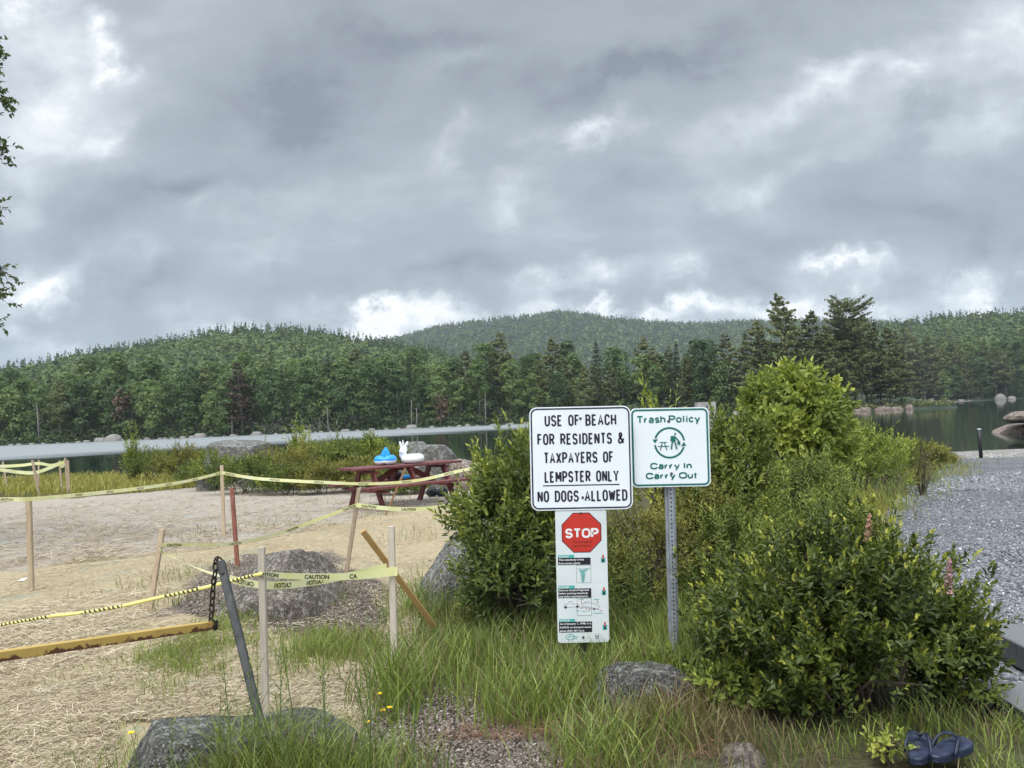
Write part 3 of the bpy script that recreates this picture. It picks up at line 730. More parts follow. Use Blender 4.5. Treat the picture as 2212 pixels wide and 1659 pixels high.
# low green shrubs at the far water's edge
mb = MB(); n = 5200; x = rng.uniform(-160, 48, n); dep = rng.uniform(.4, 3.2, n); y = far_shore(x) + dep
hh = rng.uniform(.1, 1.0, n)**1.4*(1.0 + 2.2*(dep/3)) ; pos = np.stack([x, y, hills_z(x, y) + hh], 1)
clump_quads(mb, pos, rdir(n) + np.array([0, -.3, .6]), .34*rng.uniform(.6, 1.3, n), np.clip(rng.normal(.32, .16, n), 0, 1))
tag(mb.part('shore_undergrowth', M['hill_leaf']), 'band of low dark undergrowth along the far shore', 'undergrowth', kind='stuff')

# the right-hand point with its tall white pines
def point_pines():
    tall = pine_meshes(24, 9.5, 41, .30); broken = pine_meshes(24.5, 9, 42, .45, flat_top=True, dens=.9)
    spec = [ # px, depth behind the water's edge, top y px, kind, label
        (1705, 5, 628, tall, 'tallest pine on the wooded point, ragged crown rising into the sky'),
        (1826, 6, 638, broken, 'tall pine with a flat wind-swept top on the wooded point'),
        (1640, 8, 690, PIN[1], None), (1762, 9, 668, PIN[0], None), (1900, 7, 690, SPR[0], 'dark pointed spruce among the pines of the wooded point'),
        (1860, 4, 705, PIN[0], None), (1580, 6, 720, PIN[2], None), (1545, 10, 735, SPR[1], None), (1690, 3, 730, PIN[2], None), (1960, 4, 705, PIN[1], None),
        (2010, 6, 725, PIN[0], None), (1990, 2.5, 765, PIN[3], None), (1925, 3, 735, PIN[2], None), (1800, 2.5, 720, PIN[0], None), (1500, 8, 742, PIN[0], None),
        (1460, 9, 738, SPR[0], None), (2065, 6, 748, PIN[2], None), (2130, 7, 735, PIN[0], 'broad pine standing apart at the right end of the wooded point'), (2105, 12, 760, PIN[3], None), (1740, 12, 690, SPR[1], None),
        (1870, 13, 680, PIN[1], None), (1610, 13, 715, SPR[0], None), (1940, 12, 712, PIN[0], None), (2050, 13, 740, MAP[1], None), (1660, 2.5, 760, PIN[3], None),
        (1560, 3, 775, MAP[3], None), (2035, 2, 800, MAP[4], None), (1780, 14, 715, MAP[0], None), (1420, 7, 750, PIN[2], None), (1385, 5, 765, MAP[4], None), (1655, 5, 712, PIN[2], None), (1725, 8, 700, PIN[0], None), (1790, 5, 700, PIN[1], None), (1845, 10, 690, PIN[2], None), (1880, 6, 712, PIN[3], None), (1920, 9, 705, PIN[0], None), (1945, 3, 745, PIN[3], None), (1975, 9, 722, PIN[1], None), (2030, 9, 742, PIN[2], None), (2085, 8, 752, PIN[3], None), (2145, 10, 752, PIN[2], None), (2165, 6, 770, PIN[3], None), (1600, 4, 745, PIN[3], None), (1750, 4, 735, PIN[3], None), (1835, 3, 745, PIN[2], None), (1520, 4, 770, PIN[3], None)]
    for px, dep, top, me, lb in spec:
        b = at_shore(px, dep); hgt = max(v[2] for v in me[0].vertices[0:1] and [me[0].vertices[i].co for i in range(0, len(me[0].vertices), 7)])
        yy = b[1]; ztop = P(px, top, yy).z; sc = (ztop - b[2])/hgt
        nm = 'spruce_tree' if me in SPR else 'broadleaf_tree' if me in MAP else 'pine_tree'
        ctg = {'spruce_tree': 'dark spruce between the pines of the wooded point', 'broadleaf_tree': 'leafy tree between the pines of the wooded point', 'pine_tree': 'layered white pine on the wooded point across the water'}[nm]
        g = None if lb else {'spruce_tree': 'spruces on the wooded point', 'broadleaf_tree': 'leafy trees on the wooded point', 'pine_tree': 'white pines on the wooded point'}[nm]
        tree_thing(nm, me, b, lb or ctg, 'tree', g, rng.uniform(0, 6.28), (sc*.95, sc*.95, sc))
point_pines()
mb = MB(); n = 3800; x = rng.uniform(20, 90, n); dep = 1.0 + rng.uniform(0, 3.5, n); y = far_shore(x)+dep
pos = np.stack([x, y, hills_z(x, y) + .1 + rng.uniform(0, 1, n)*(.35 + .5*np.sin(x*.7)**2 + .4*(dep > 3))], 1)
clump_quads(mb, pos, rdir(n) + np.array([0, -.2, .8]), .22*rng.uniform(.6, 1.3, n), np.clip(rng.normal(.62, .18, n), 0, 1))
tag(mb.part('point_undergrowth', M['pine']), 'low green undergrowth edging the wooded point', 'undergrowth', kind='stuff')

# the far bank of the inlet behind the point
for row, (dp, spc) in enumerate(((3, 5.5), (9, 6), (17, 6.5), (27, 7))):
    x = 93 + row
    while x < 235:
        y = float(far_shore(x)) + dp + rng.normal(0, 1.2); q = rng.random(); sc = rng.uniform(.8, 1.1)
        nm, me, lb, g = ('pine_tree', PIN[rng.integers(4)], 'pine on the far bank of the inlet behind the wooded point', 'pines on the far bank of the inlet') if q < .4 else ('broadleaf_tree', MAP[rng.integers(5)], 'leafy tree on the far bank of the inlet behind the wooded point', 'leafy trees on the far bank of the inlet')
        if x/y < .76: tree_thing(nm, me, (x, y, float(hills_z(np.array(x), np.array(y)))-.2), lb, 'tree', g, rng.uniform(0, 6.28), sc)
        x += spc*rng.uniform(.8, 1.25)
# hillsides beyond: nobody could count them
def hill_forest(name, key, n, a0, a1, r0, r1, quads, crown, conifer, label, size):
    mb = MB(); az = rng.uniform(R(a0), R(a1), n); r = np.sqrt(rng.uniform(r0**2, r1**2, n)); x, y = r*np.sin(az), r*np.cos(az)
    ok = (y - far_shore(x)) > 30; pr = dict(L=PL, M=PM_, R=PR)[key]
    z = hills_z(x, y); own = layer(az, r, pr, key) > 1.5; ok &= own
    az, r, x, y, z = [v[ok] for v in (az, r, x, y, z)]; n = len(x)
    ridge = np.interp(az, *pr)*RID[key][1]
    cf = rng.random(n) < np.where(r > RID[key][1]*.92, .75, conifer)
    tone0 = np.clip(np.where(cf, .15, .5) + rng.normal(0, .15, n), 0, 1)
    for kind in (False, True):
        s = cf == kind; m = int(s.sum()); 
        if not m: continue
        w = crown*rng.uniform(.7, 1.2, m); hh = crown*(1.0 if not kind else 1.45)*rng.uniform(.8, 1.2, m)
        c = np.stack([x[s], y[s], z[s]], 1)
        if not kind:
            q = quads; d = rdir(m*q).reshape(m, q, 3); d[..., 2] = np.abs(d[..., 2])*1.2 - .15
            p = c[:, None] + d*np.stack([w*.5, w*.5, hh*.55], -1)[:, None] + np.array([0, 0, 1])*(hh*.45)[:, None, None]
            clump_quads(mb, p.reshape(-1, 3), (d + rdir(m*q).reshape(m, q, 3)*.6).reshape(-1, 3), np.repeat(w*size, q), np.clip(np.repeat(tone0[s], q)+rng.normal(0, .04, m*q), 0, 1))
        else:
            q = max(12, int(quads*.6)); t = rng.uniform(0, 1, (m, q)); a = rng.uniform(0, 6.28, (m, q)); rad = (1-t)*(w*.40)[:, None]
            p = c[:, None] + np.stack([np.cos(a)*rad, np.sin(a)*rad, (t*1.0)*hh[:, None]], -1)
            nr = np.stack([np.cos(a), np.sin(a), np.full_like(a, .5)], -1) + rdir(m*q).reshape(m, q, 3)*.4
            clump_quads(mb, p.reshape(-1, 3), nr.reshape(-1, 3), np.repeat(w*size*.85, q)*(1.15-.75*t.ravel()), np.clip(np.repeat(tone0[s], q)+rng.normal(0, .05, m*q), 0, 1))
    tag(mb.part(name, M['hill_leaf']), label, 'forest', kind='stuff')
hill_forest('hillside_forest', 'L', 5400, -42, 8, 215, 575, 64, 8.0, .10, 'leafy green forest covering the left hill, dark conifers along its ridge', .145)
hill_forest('mountain_forest', 'M', 16000, -14, 42, 780, 1530, 12, 8.5, .7, 'dark conifer forest covering the distant mountain', .30)
hill_forest('right_hill_forest', 'R', 4600, 14, 46, 300, 735, 50, 8.0, .40, 'mixed green forest covering the hill on the right', .155)

# ================================================================== rocks
M['granite'] = granite('grey_granite', (.28, .262, .235), (.11, .104, .095), (.38, .37, .335), 1.0)
M['granite_dark'] = granite('dark_granite', (.17, .16, .145), (.042, .040, .037), (.34, .33, .30), 2.2)
M['granite_ledge'] = granite('brown_ledge_granite', (.20, .165, .135), (.09, .072, .06), (.25, .22, .19), 1.5)
M['granite_pale'] = granite('pale_granite', (.40, .37, .33), (.20, .18, .165), (.46, .45, .42), .8)
M['granite_pink'] = granite('pinkish_shore_granite', (.33, .26, .215), (.16, .12, .10), (.42, .37, .32), .5)
M['granite_mulch'] = granite('lichen_covered_granite', (.235, .195, .16), (.085, .068, .055), (.42, .40, .36), 2.4)
def rock(name, label, c, r, mat, seed=1, rough=.16, cuts=(), sub=4, rz=0.0, cat='rock', group=None, freq=1.3, sink=0.0, box=.85, shape=None):
    """c is the middle of the base; r half sizes (x, y, full height)"""
    V, F = ICO[sub]; n1 = fbm(V, freq, 4, seed); n2 = fbm(V, freq*4, 3, seed+5)
    W = V*(1 + rough*n1 + rough*.22*n2)[:, None]
    W = np.sign(W)*np.abs(W)**box
    for nx, ny, nz, d in cuts:                             # flat broken faces
        nn = np.array([nx, ny, nz], float); nn /= np.linalg.norm(nn); q = W @ nn - d
        W = W - np.where(q > 0, q*.93, 0)[:, None]*nn
    if shape: W = shape(W)
    W = W*np.array([r[0], r[1], r[2]]) ; cs, sn = math.cos(rz), math.sin(rz)
    W = np.stack([W[:, 0]*cs - W[:, 1]*sn, W[:, 0]*sn + W[:, 1]*cs, W[:, 2]], 1)
    W = W + np.array([c[0], c[1], c[2] - sink])
    return tag(part(name, W, [F], mat, None, True, loc=c), label, cat, group)
def px_rock(name, label, px0, px1, ytop, Y, mat, deep=1.0, seed=1, base=None, **kw):
    """a rock that spans columns px0..px1 with its crest at row ytop, standing Y metres out"""
    a, b = P(px0, ytop, Y), P(px1, ytop, Y); cx = (a.x+b.x)/2; w = (b.x-a.x)/2; top = P((px0+px1)/2, ytop, Y).z
    zb = float(gz(np.array(cx), np.array(Y))) if base is None else base
    return rock(name, label, (cx, Y, zb), (w, w*deep, top-zb), mat, seed, **kw)
px_rock('boulder', 'large flat-topped grey boulder beside the lake, left of the picnic table', 438, 588, 936, 24.5, M['granite'], .75, 3, cuts=[(.03,-.08,1,.80),(-.15,-1,.02,.66),(1,-.3,.15,.84),(-1,-.1,.05,.86)], rough=.10, sub=5, box=.6)
px_rock('boulder', 'low sloping grey slab leaning right of the flat-topped boulder', 572, 640, 976, 23.4, M['granite'], .8, 8, cuts=[(.75,0,.6,.5),(0,-1,.1,.6)])
px_rock('rock', 'small rounded grey rock in front of the flat-topped boulder', 424, 462, 988, 22.4, M['granite'], .9, 9, cuts=[(-.4,-.3,.8,.7)])
px_rock('boulder', 'big rounded grey boulder behind the floats on the picnic table', 848, 990, 947, 20.5, M['granite'], .8, 12, cuts=[(.02,0,1,.86),(1,-.3,.1,.84),(-.5,-.2,.75,.78),(.1,-1,.12,.7)], rough=.15, sub=5)
px_rock('boulder', 'flat layer of rock lying on top behind the big grey boulder', 845, 940, 944, 21.6, M['granite'], .7, 14, cuts=[(0,0,1,.9),(1,-.1,.2,.8)])
px_rock('boulder', 'low brownish slab beyond the right end of the picnic table', 962, 1062, 985, 19.2, M['granite_pink'], .8, 17, cuts=[(.3,-.2,1,.7),(0,-1,.2,.7)])
gb = G(620, 1335)
px_rock('boulder', 'domed lichen-spotted boulder half buried in leaf litter behind the tape', 478, 742, 1184, gb.y+.42, M['granite_mulch'], .8, 21, base=gb.z-.05, rough=.14, cuts=[(-.5,-.35,.75,.72),(.75,-.2,.6,.72)], sub=5)
px_rock('rock', 'low litter-covered hump of rock in front of the domed boulder', 545, 690, 1262, gb.y+.05, M['granite_mulch'], .6, 22, base=gb.z-.08, rough=.2, sub=4)
px_rock('boulder', 'grey boulder half hidden by the dark bush left of the signs', 893, 1150, 1114, 6.7, M['granite'], .6, 25, cuts=[(-.62,-.25,.72,.60),(-.1,-1,.3,.7)], rough=.13, sub=5, freq=1.6)
def slab_(W):
    x = W[:, 0]; k = 1 - .13*np.exp(-((x+.02)/.20)**2) - .30*np.clip((x-.45)/.5, 0, 1)**1.3 + .03*np.exp(-((x+.68)/.16)**2); W = W.copy(); W[:, 2] *= k; W[:, 1] += .10*np.sin(x*3); return W
px_rock('boulder', 'long low dark boulder lying across the bottom left, gate post rising from its back', 240, 795, 1544, 3.40, M['granite_dark'], .42, 31, rough=.10, cuts=[(-.85,-.2,.35,.90),(0,0,1,.86),(.1,-1,.45,.84)], sub=5, base=.58, freq=2.2, box=.55, shape=slab_)
px_rock('rock', 'mossy grey rock in the grass between sign and leafy bush', 1262, 1500, 1428, 4.12, M['granite_dark'], .62, 37, rough=.13, cuts=[(0,0,1,.86),(-.8,-.3,.5,.75),(-.1,-1,.1,.75)], sub=5, base=.64)
px_rock('rock', 'small dark rock below the leafy bush at the bottom edge', 1545, 1655, 1606, 3.35, M['granite_ledge'], .8, 39, rough=.2, base=.6)
px_rock('rock_ledge', 'low brown ledge of rock carrying the flip-flops', 1700, 2160, 1632, 3.22, M['granite_ledge'], .36, 41, rough=.08, cuts=[(0,0,1,.62)], base=.52, sub=5)
px_rock('rock', 'small pale rock beneath the lower timber on the right', 2158, 2260, 1548, 3.75, M['granite_pale'], .9, 43, base=.55)
px_rock('rock', 'small grey stone in the grass by the black strap', 2088, 2170, 1572, 3.6, M['granite'], .9, 44, base=.56, cuts=[(0,0,1,.8)])
# right: rocks by and in the water
rock('rock_ledge', 'pale flat ledge of bedrock at the water end of the gravel road', (17.6, 27.2, .0), (4.6, 1.3, .26), M['granite_pale'], 51, .1, cuts=[(0,0,1,.7)], sub=5)
px_rock('boulder', 'dark overhanging boulder in the shallows at the right edge', 2178, 2340, 884, 42, M['granite_pink'], .7, 53, base=.85, cuts=[(0,0,1,.86),(0,0,-1,.6)], rough=.14)
px_rock('rock_ledge', 'low pale ledge in the water beneath the dark boulder', 2144, 2420, 907, 44, M['granite_pink'], .5, 54, base=-.1, cuts=[(0,0,1,.8)], rough=.1)
# the wooded point's rocky edge and the pale stones along the far shore
def shore_rock(px, w, h, mat, label, group, seed):
    x = 0
    for _ in range(20): x = (px-1106)/1662*far_shore(x)
    y = float(far_shore(x)) - .2
    return rock('shore_rock', label, (float(x), y, -.05), (w/2, w*.38, h), mat, seed, .18, cuts=[(0,0,1,.8)], sub=2, rz=rng.uniform(-.3, .3), group=group)
for k, (px, w, h) in enumerate([(q_[0]+rng.uniform(-4, 4), q_[1]*rng.uniform(.45, .8), q_[2]*rng.uniform(.6, 1.2)) for q_ in [(1866,3.4,1.0),(1905,4.6,.9),(1934,4.2,1.3),(1956,2.6,1.1),(1975,3.2,1.4),(1998,4.6,1.5),(2024,3.2,1.5),(2046,5.2,1.7),(2070,4.4,1.3),(2092,3.4,.8),(1886,2.2,.6),(1845,3.6,.9),(1815,3.,.8),(2012,2.6,1.9),(1920,2.6,.6),(1985,3,.9),(2058,3,.8),(2081,2.6,.7)]]):
    shore_rock(px, w, h, M['granite_pink'], 'pinkish rock in the row of rocks edging the wooded point', 'rocks edging the wooded point', 60+k)
b = at_shore(2157, .2); rock('boulder', 'big pale rounded boulder on the far bank at the right', (b[0], b[1], b[2]), (2.4, 1.6, 2.3), M['granite_pale'], 81, .15, sub=3)
b = at_shore(2182, .2); rock('boulder', 'pale boulder on the far bank at the right edge of the water', (b[0], b[1], b[2]), (1.6, 1.2, 1.2), M['granite_pale'], 82, .15, sub=3)
x = 1106
for k in range(58):
    px = 0 + 1150*(k + rng.uniform(-.45, .45))/58
    w = rng.uniform(.5, 1.6)*(1.9 if rng.random() < .12 else 1)
    shore_rock(px, w, w*.42, M['granite_pale'], 'small pale stone at the water line of the far shore', 'pale stones along the far shore', 100+k)
b = at_shore(243, .0); rock('shore_rock', 'largest pale stone on the left far shore', (b[0], b[1]-.4, -.1), (2.0, 1.2, 1.7), M['granite_pale'], 180, .2, sub=3)

# ================================================================== signs
FONT_CACHE = {}
def text_data(s, bold=0.0, extrude=0.0):
    key = (s, bold)
    if key in FONT_CACHE: return FONT_CACHE[key]
    cu = bpy.data.curves.new('t', 'FONT'); cu.body = s; cu.size = 1; cu.offset = bold; cu.resolution_u = 4
    o = bpy.data.objects.new('t', cu); link(o); bpy.context.view_layer.update()
    dg = bpy.context.evaluated_depsgraph_get(); me = o.evaluated_get(dg).to_mesh()
    V = np.array([v.co[:2] for v in me.vertices]); Fs = {}
    for p in me.polygons: Fs.setdefault(len(p.vertices), []).append(list(p.vertices))
    F = [np.array(v) for v in Fs.values()]
    o.evaluated_get(dg).to_mesh_clear(); bpy.data.objects.remove(o); bpy.data.curves.remove(cu)
    V = V - np.array([V[:, 0].min(), 0]); FONT_CACHE[key] = (V, F); return V, F
CAP = .729
class Face:
    """flat drawing on a sign; x right, z up, at a small height in front of the sheet"""
    def __init__(s, o, ex, ez): s.o, s.ex, s.ez = [np.array(v, float) for v in (o, ex, ez)]; s.n = np.cross(s.ex, s.ez); s.n /= np.linalg.norm(s.n); s.k = 0
    def map(s, xy, h): xy = np.asarray(xy, float); return s.o + xy[:, :1]*s.ex + xy[:, 1:2]*s.ez + s.n*h
def ribbon2(pts, w, closed=False):
    p = np.asarray(pts, float); n = len(p)
    if closed: d1 = p - np.roll(p, 1, 0); d2 = np.roll(p, -1, 0) - p
    else:
        d = np.diff(p, axis=0); d1 = np.vstack([d[:1], d]); d2 = np.vstack([d, d[-1:]])
    d1 = unit(d1); d2 = unit(d2); n1 = np.stack([-d1[:, 1], d1[:, 0]], 1); n2 = np.stack([-d2[:, 1], d2[:, 0]], 1)
    m = n1+n2; m = m/np.maximum((m*m).sum(1, keepdims=True)/2, .5)
    V = np.concatenate([p + m*w/2, p - m*w/2]); i = np.arange(n if closed else n-1); j = (i+1) % n
    return V, np.stack([i, n+i, n+j, j], 1)
def arc(cx, cy, rx, ry, a0, a1, n=10):
    a = np.radians(np.linspace(a0, a1, n)); return [(cx+rx*math.cos(t), cy+ry*math.sin(t)) for t in a]
def rrect(x0, y0, x1, y1, r, n=6):
    return arc(x1-r, y1-r, r, r, 0, 90, n) + arc(x0+r, y1-r, r, r, 90, 180, n) + arc(x0+r, y0+r, r, r, 180, 270, n) + arc(x1-r, y0+r, r, r, 270, 360, n)
GL = {
 'A': [[(0,0),(.5,1),(1,0)],[(.18,.32),(.82,.32)]], 'B': [[(0,.5),(0,1),(.5,1)]+arc(.5,.76,.42,.24,80,-90)+[(0,.52)], [(0,.5),(0,0),(.5,0)]+arc(.5,.26,.5,.26,-80,82)],
 'C': [arc(.5,.7,.5,.3,5,180)+arc(.5,.3,.5,.3,180,355)], 'D': [[(0,.5),(0,1),(.42,1)]+arc(.42,.68,.58,.32,80,0)+arc(.42,.32,.58,.32,0,-80)+[(.42,0),(0,0),(0,.5)]],
 'E': [[(.95,1),(0,1),(0,0),(.95,0)],[(0,.52),(.8,.52)]], 'F': [[(.95,1),(0,1),(0,0)],[(0,.52),(.8,.52)]],
 'G': [arc(.5,.7,.5,.3,5,180)+arc(.5,.3,.5,.3,180,360)+[(1,.46),(.55,.46)]], 'H': [[(0,0),(0,1)],[(1,0),(1,1)],[(0,.52),(1,.52)]], 'I': [[(.5,0),(.5,1)]],
 'L': [[(0,1),(0,0),(.95,0)]], 'M': [[(0,0),(0,1)],[(1,0),(1,1)],[(.04,1),(.5,.28)],[(.5,.28),(.96,1)]], 'N': [[(0,0),(0,1)],[(1,0),(1,1)],[(.04,1),(.96,0)]],
 'O': [arc(.5,.7,.5,.3,0,180)+arc(.5,.3,.5,.3,180,360)+[(1,.7)]], 'P': [[(0,0),(0,1),(.5,1)]+arc(.5,.73,.5,.27,80,-90)+[(0,.46)]],
 'R': [[(0,0),(0,1),(.5,1)]+arc(.5,.74,.48,.26,80,-90)+[(0,.48)],[(.45,.48),(1,0)]], 'S': [arc(.5,.74,.47,.26,12,258)+arc(.5,.25,.5,.26,78,-168)],
 'T': [[(0,1),(1,1)],[(.5,1),(.5,0)]], 'U': [[(0,1),(0,.3)]+arc(.5,.3,.5,.3,190,350)+[(1,.3),(1,1)]], 'W': [[(0,1),(.25,0)],[(.25,0),(.5,.85)],[(.5,.85),(.75,0)],[(.75,0),(1,1)]],
 'X': [[(0,0),(1,1)],[(0,1),(1,0)]], 'Y': [[(0,1),(.5,.45),(1,1)],[(.5,.5),(.5,0)]],
 '&': [[(1.0,0),(.22,.66),(.16,.84),(.3,1),(.5,1),(.62,.84),(.52,.66),(.1,.4),(0,.2),(.14,.02),(.42,0),(.72,.14),(.98,.44)]]}
GL.update({
 'r': [[(0,0),(0,.7)],arc(.75,.1,.75,.6,165,92,6)], 'a': [arc(.5,.53,.42,.21,165,0,8)+[(.92,0)], arc(.48,.2,.48,.2,20,340,14)],
 's': [arc(.5,.53,.42,.18,20,255,10)+arc(.5,.18,.45,.18,75,-160,10)], 'h': [[(0,0),(0,1)],arc(.5,.42,.48,.29,170,0,8)+[(.98,0)]],
 'n': [[(0,0),(0,.7)],arc(.5,.42,.48,.29,170,0,8)+[(.98,0)]], 'u': [[(0,.7),(0,.3)]+arc(.48,.29,.48,.29,185,350,8),[(.98,.7),(.98,0)]],
 'o': [arc(.5,.35,.5,.35,0,350,20)+[(1,.35)]], 'c': [arc(.5,.35,.5,.35,38,322,18)], 'l': [[(.5,0),(.5,1)]], 'i': [[(.5,0),(.5,.7)],[(.5,.86),(.5,1.0)]],
 't': [[(.4,.95),(.4,.15)]+arc(.75,.15,.35,.15,190,270,4),[(0,.7),(.9,.7)]], 'y': [[(0,.7),(.5,.02)],[(1,.7),(.42,-.14)]+arc(.2,-.14,.2,.13,-20,-100,4)],
})
WD = {'r': .62, 'l': .3, 'i': .3, 't': .55, 'h': .85, 'n': .85, 'u': .85, 'a': .88, 's': .82, 'c': .85, 'o': .95, 'y': .92, 'I': .35, 'M': 1.25, 'W': 1.35, 'E': .9, 'F': .88, 'L': .85, 'A': 1.12, 'X': 1.05, 'Y': 1.1, 'T': 1.0, '&': 1.35}
def stroke_line(mb, face, s, x0, x1, z0, h, sw, cw, gap, space, ht=.0012, wide=None):
    """monoline narrow capitals, fitted between x0 and x1"""
    adv = []; x = 0
    for ch in s:
        if ch == ' ': x += space; continue
        w = (wide or {}).get(ch, WD.get(ch, 1))*cw; adv.append((ch, x, w)); x += w + gap
    tot = x - gap; k = (x1-x0)/tot
    for ch, a, w in adv:
        for q, st in enumerate(GL[ch]):
            pts = [(x0 + (a + p[0]*w)*k + 0, z0 + sw/2 + p[1]*(h-sw)) for p in st]
            V, F = ribbon2(pts, sw); mb.add(face.map(V, ht + .00025*q), F[:, ::-1])
def flat_text(mb, face, s, x0, x1, z0, cap, bold=.0, ht=.0012):
    V, F = text_data(s, bold); w = V[:, 0].max(); sz = cap/CAP; kx = (x1-x0)/w
    mb.add(face.map(np.stack([x0 + V[:, 0]*kx, z0 + V[:, 1]*sz], 1), ht), *F)
def flat_poly(mb, face, pts, ht=.0009):
    mb.add(face.map(np.array(pts), ht), np.array([list(range(len(pts)))]))
def flat_stroke(mb, face, pts, w, closed=False, ht=.0012):
    V, F = ribbon2(pts, w, closed); mb.add(face.map(V, ht), F[:, ::-1])
def panel(name, mat, face, w, h, r, parent, thick=.003, label=None):
    pts = np.array(rrect(-w/2, -h/2, w/2, h/2, r, 8)); n = len(pts)
    V = np.concatenate([face.map(pts, 0), face.map(pts, -thick)]); i = np.arange(n); j = (i+1) % n
    o = part(name, V, [np.array([list(range(n))]), np.array([list(range(2*n-1, n-1, -1))]), np.stack([i, n+i, n+j, j], 1)], mat, parent)
    if label: o['label'] = label
    return o
def bolts(face, pts, parent, r=.0065, mat='bolt'):
    for (x, z) in pts:
        mb = MB(); c = face.map(np.array([[x, z]]), .002)[0]
        a = np.linspace(0, 6.283, 9)[:-1]
        r0 = [face.map(np.array([[x+math.cos(t)*q, z+math.sin(t)*q] for t in a]), hh) for q, hh in ((r, .001), (r, .003), (r*.6, .0052))]
        V = np.concatenate(r0); n = 8; i = np.arange(n); j = (i+1) % n
        mb.add(V, np.concatenate([np.stack([i, j, n+j, n+i], 1), np.stack([n+i, n+j, 2*n+j, 2*n+i], 1)]), np.array([list(range(2*n, 3*n))]))
        mb.part('bolt', M[mat], parent)
CWR = R(1.25)                                               # both posts lean a little to the right of plumb
EX = np.array([math.cos(CWR), 0, -math.sin(CWR)]); EZ = np.array([math.sin(CWR), 0, math.cos(CWR)])
S1Y, S2Y = 4.56, 4.62
# --- sign post 1
foot = G(1258, 1438); foot.y = S1Y + .04; foot.z = float(gz(np.array(foot.x), np.array(foot.y)))
sp = thing('sign_post', 'green steel post carrying the beach residents sign above a narrow red stop panel', 'sign', (foot.x, foot.y, foot.z))
c1 = P(1255, 989.5, S1Y); f1 = Face(c1, EX, EZ); W1 = 219/FPX*S1Y; H1 = 222/FPX*S1Y
p1 = panel('sign_panel', M['white_sheet'], f1, W1, H1, .045, sp, label='square white beach sign with navy lettering and border')
k1 = W1/1030
def b1(x, y): return ((x-652)*k1, (660-y)*k1)
mb = MB(); i_ = 20*k1; flat_stroke(mb, f1, rrect(-W1/2+i_, -H1/2+i_, W1/2-i_, H1/2-i_, .034), .0085, True); mb.part('border', M['ink_navy'], p1)
for s, xa, xb, yt, yb in (('USE OF BEACH',300,1010,219,334),('FOR RESIDENTS &',222,1088,407,522),('TAXPAYERS OF',283,975,596,711),('LEMPSTER ONLY',287,1022,787,902),('NO DOGS ALLOWED',212,1104,983,1098)):
    mb = MB(); stroke_line(mb, f1, s, b1(xa, 0)[0], b1(xb, 0)[0], b1(0, yb)[1], (yb-yt)*k1, .0104, .027, .0185, .036); mb.part('lettering', M['ink_navy'], p1)
mb = MB(); flat_stroke(mb, f1, [b1(262, 932), b1(1035, 932)], .0062); mb.part('underline', M['ink_navy'], p1)
bolts(f1, [b1(655, 258), b1(660, 1056)], p1, .0085)
# stop panel
c2 = P(1257.5, 1243.5, S1Y+.004); f2 = Face(c2, EX, EZ); W2 = 110/FPX*S1Y; H2 = 283/FPX*S1Y
p2 = panel('sign_panel', M['white_old'], f2, W2, H2, .02, sp, label='narrow white panel with red octagon warning of exotic plants')
k2 = W2/462
def b2(x, y): return ((x - 593 - (y-745)*.012)*k2, (745-y)*k2)
def B2(*pts): return [b2(*p) for p in pts]
ct = b2(592, 360); ap = 172*k2
octo = [(ct[0]+ap/math.cos(R(22.5))*math.cos(R(22.5+45*k)), ct[1]+ap/math.cos(R(22.5))*math.sin(R(22.5+45*k))) for k in range(8)]
mb = MB(); flat_poly(mb, f2, [(ct[0]+(x-ct[0])*1.04, ct[1]+(y-ct[1])*1.04) for x, y in octo], .0006); mb.part('octagon_edge', M['ink_navy'], p2)
mb = MB(); flat_poly(mb, f2, octo, .0012); mb.part('red_octagon', M['ink_red'], p2)
mb = MB(); stroke_line(mb, f2, 'STOP', b2(454, 410)[0], b2(738, 410)[0], b2(0, 409)[1], 88*k2, 19*k2, 52*k2, 25*k2, 30*k2, .0018, wide={'S': 1.0, 'T': 1.05, 'O': 1.2, 'P': 1.0}); mb.part('lettering', M['ink_white'], p2)
mb = MB(); flat_text(mb, f2, 'The Spread of', b2(508, 445)[0], b2(686, 445)[0], b2(0, 452)[1], 20*k2, .02, .0018)
flat_text(mb, f2, 'Exotic Plants', b2(512, 475)[0], b2(676, 475)[0], b2(0, 486)[1], 20*k2, .02, .0018); mb.part('small_lettering', M['ink_darkred'], p2)
teal, blk, wht, gry, red = MB(), MB(), MB(), MB(), MB()
for (x0, y0, x1, y1, s, bl, lines) in ((377,557,522,584,'TODAY:',(377,584,670,646),['This waterbody is free','from exotic plants.']),
        (378,830,524,858,'PLEASE:',(378,858,673,941),['Remove all plant fragments','before entering waterbody','and before leaving launch.']),
        (380,1127,525,1153,'NOTICE:',(380,1153,677,1247),['As of January 1, 1998, it is','ILLEGAL to transport exotic','plants (RSA 487:16-a).'])):
    flat_poly(teal, f2, B2((x0,y1),(x1,y1),(x1,y0),(x0,y0)), .0010)
    flat_text(wht, f2, s, b2(x0+6,0+y1)[0], b2(x0+100,y1)[0], b2(0,y1-4)[1], 18*k2, .02, .0016)
    cbx = MB(); flat_poly(cbx, f2, B2((bl[0],bl[3]),(bl[2],bl[3]),(bl[2],bl[1]),(bl[0],bl[1])), .0012); cbx.part('caption_box', M['ink_black'], p2)
    n = len(lines); st = (bl[3]-bl[1])/n
    for q, t in enumerate(lines):
        wl = {0: 1, 1: 1, 2: .97}[q]*(len(t)/27.0); yb_ = bl[1] + st*(q+.78)
        flat_text(wht, f2, t, b2(bl[0]+8, yb_)[0], b2(bl[0]+8+min(1, max(wl, .66))*(bl[2]-bl[0]-16), yb_)[0], b2(0, yb_)[1], 16.5*k2, .022, .0018)
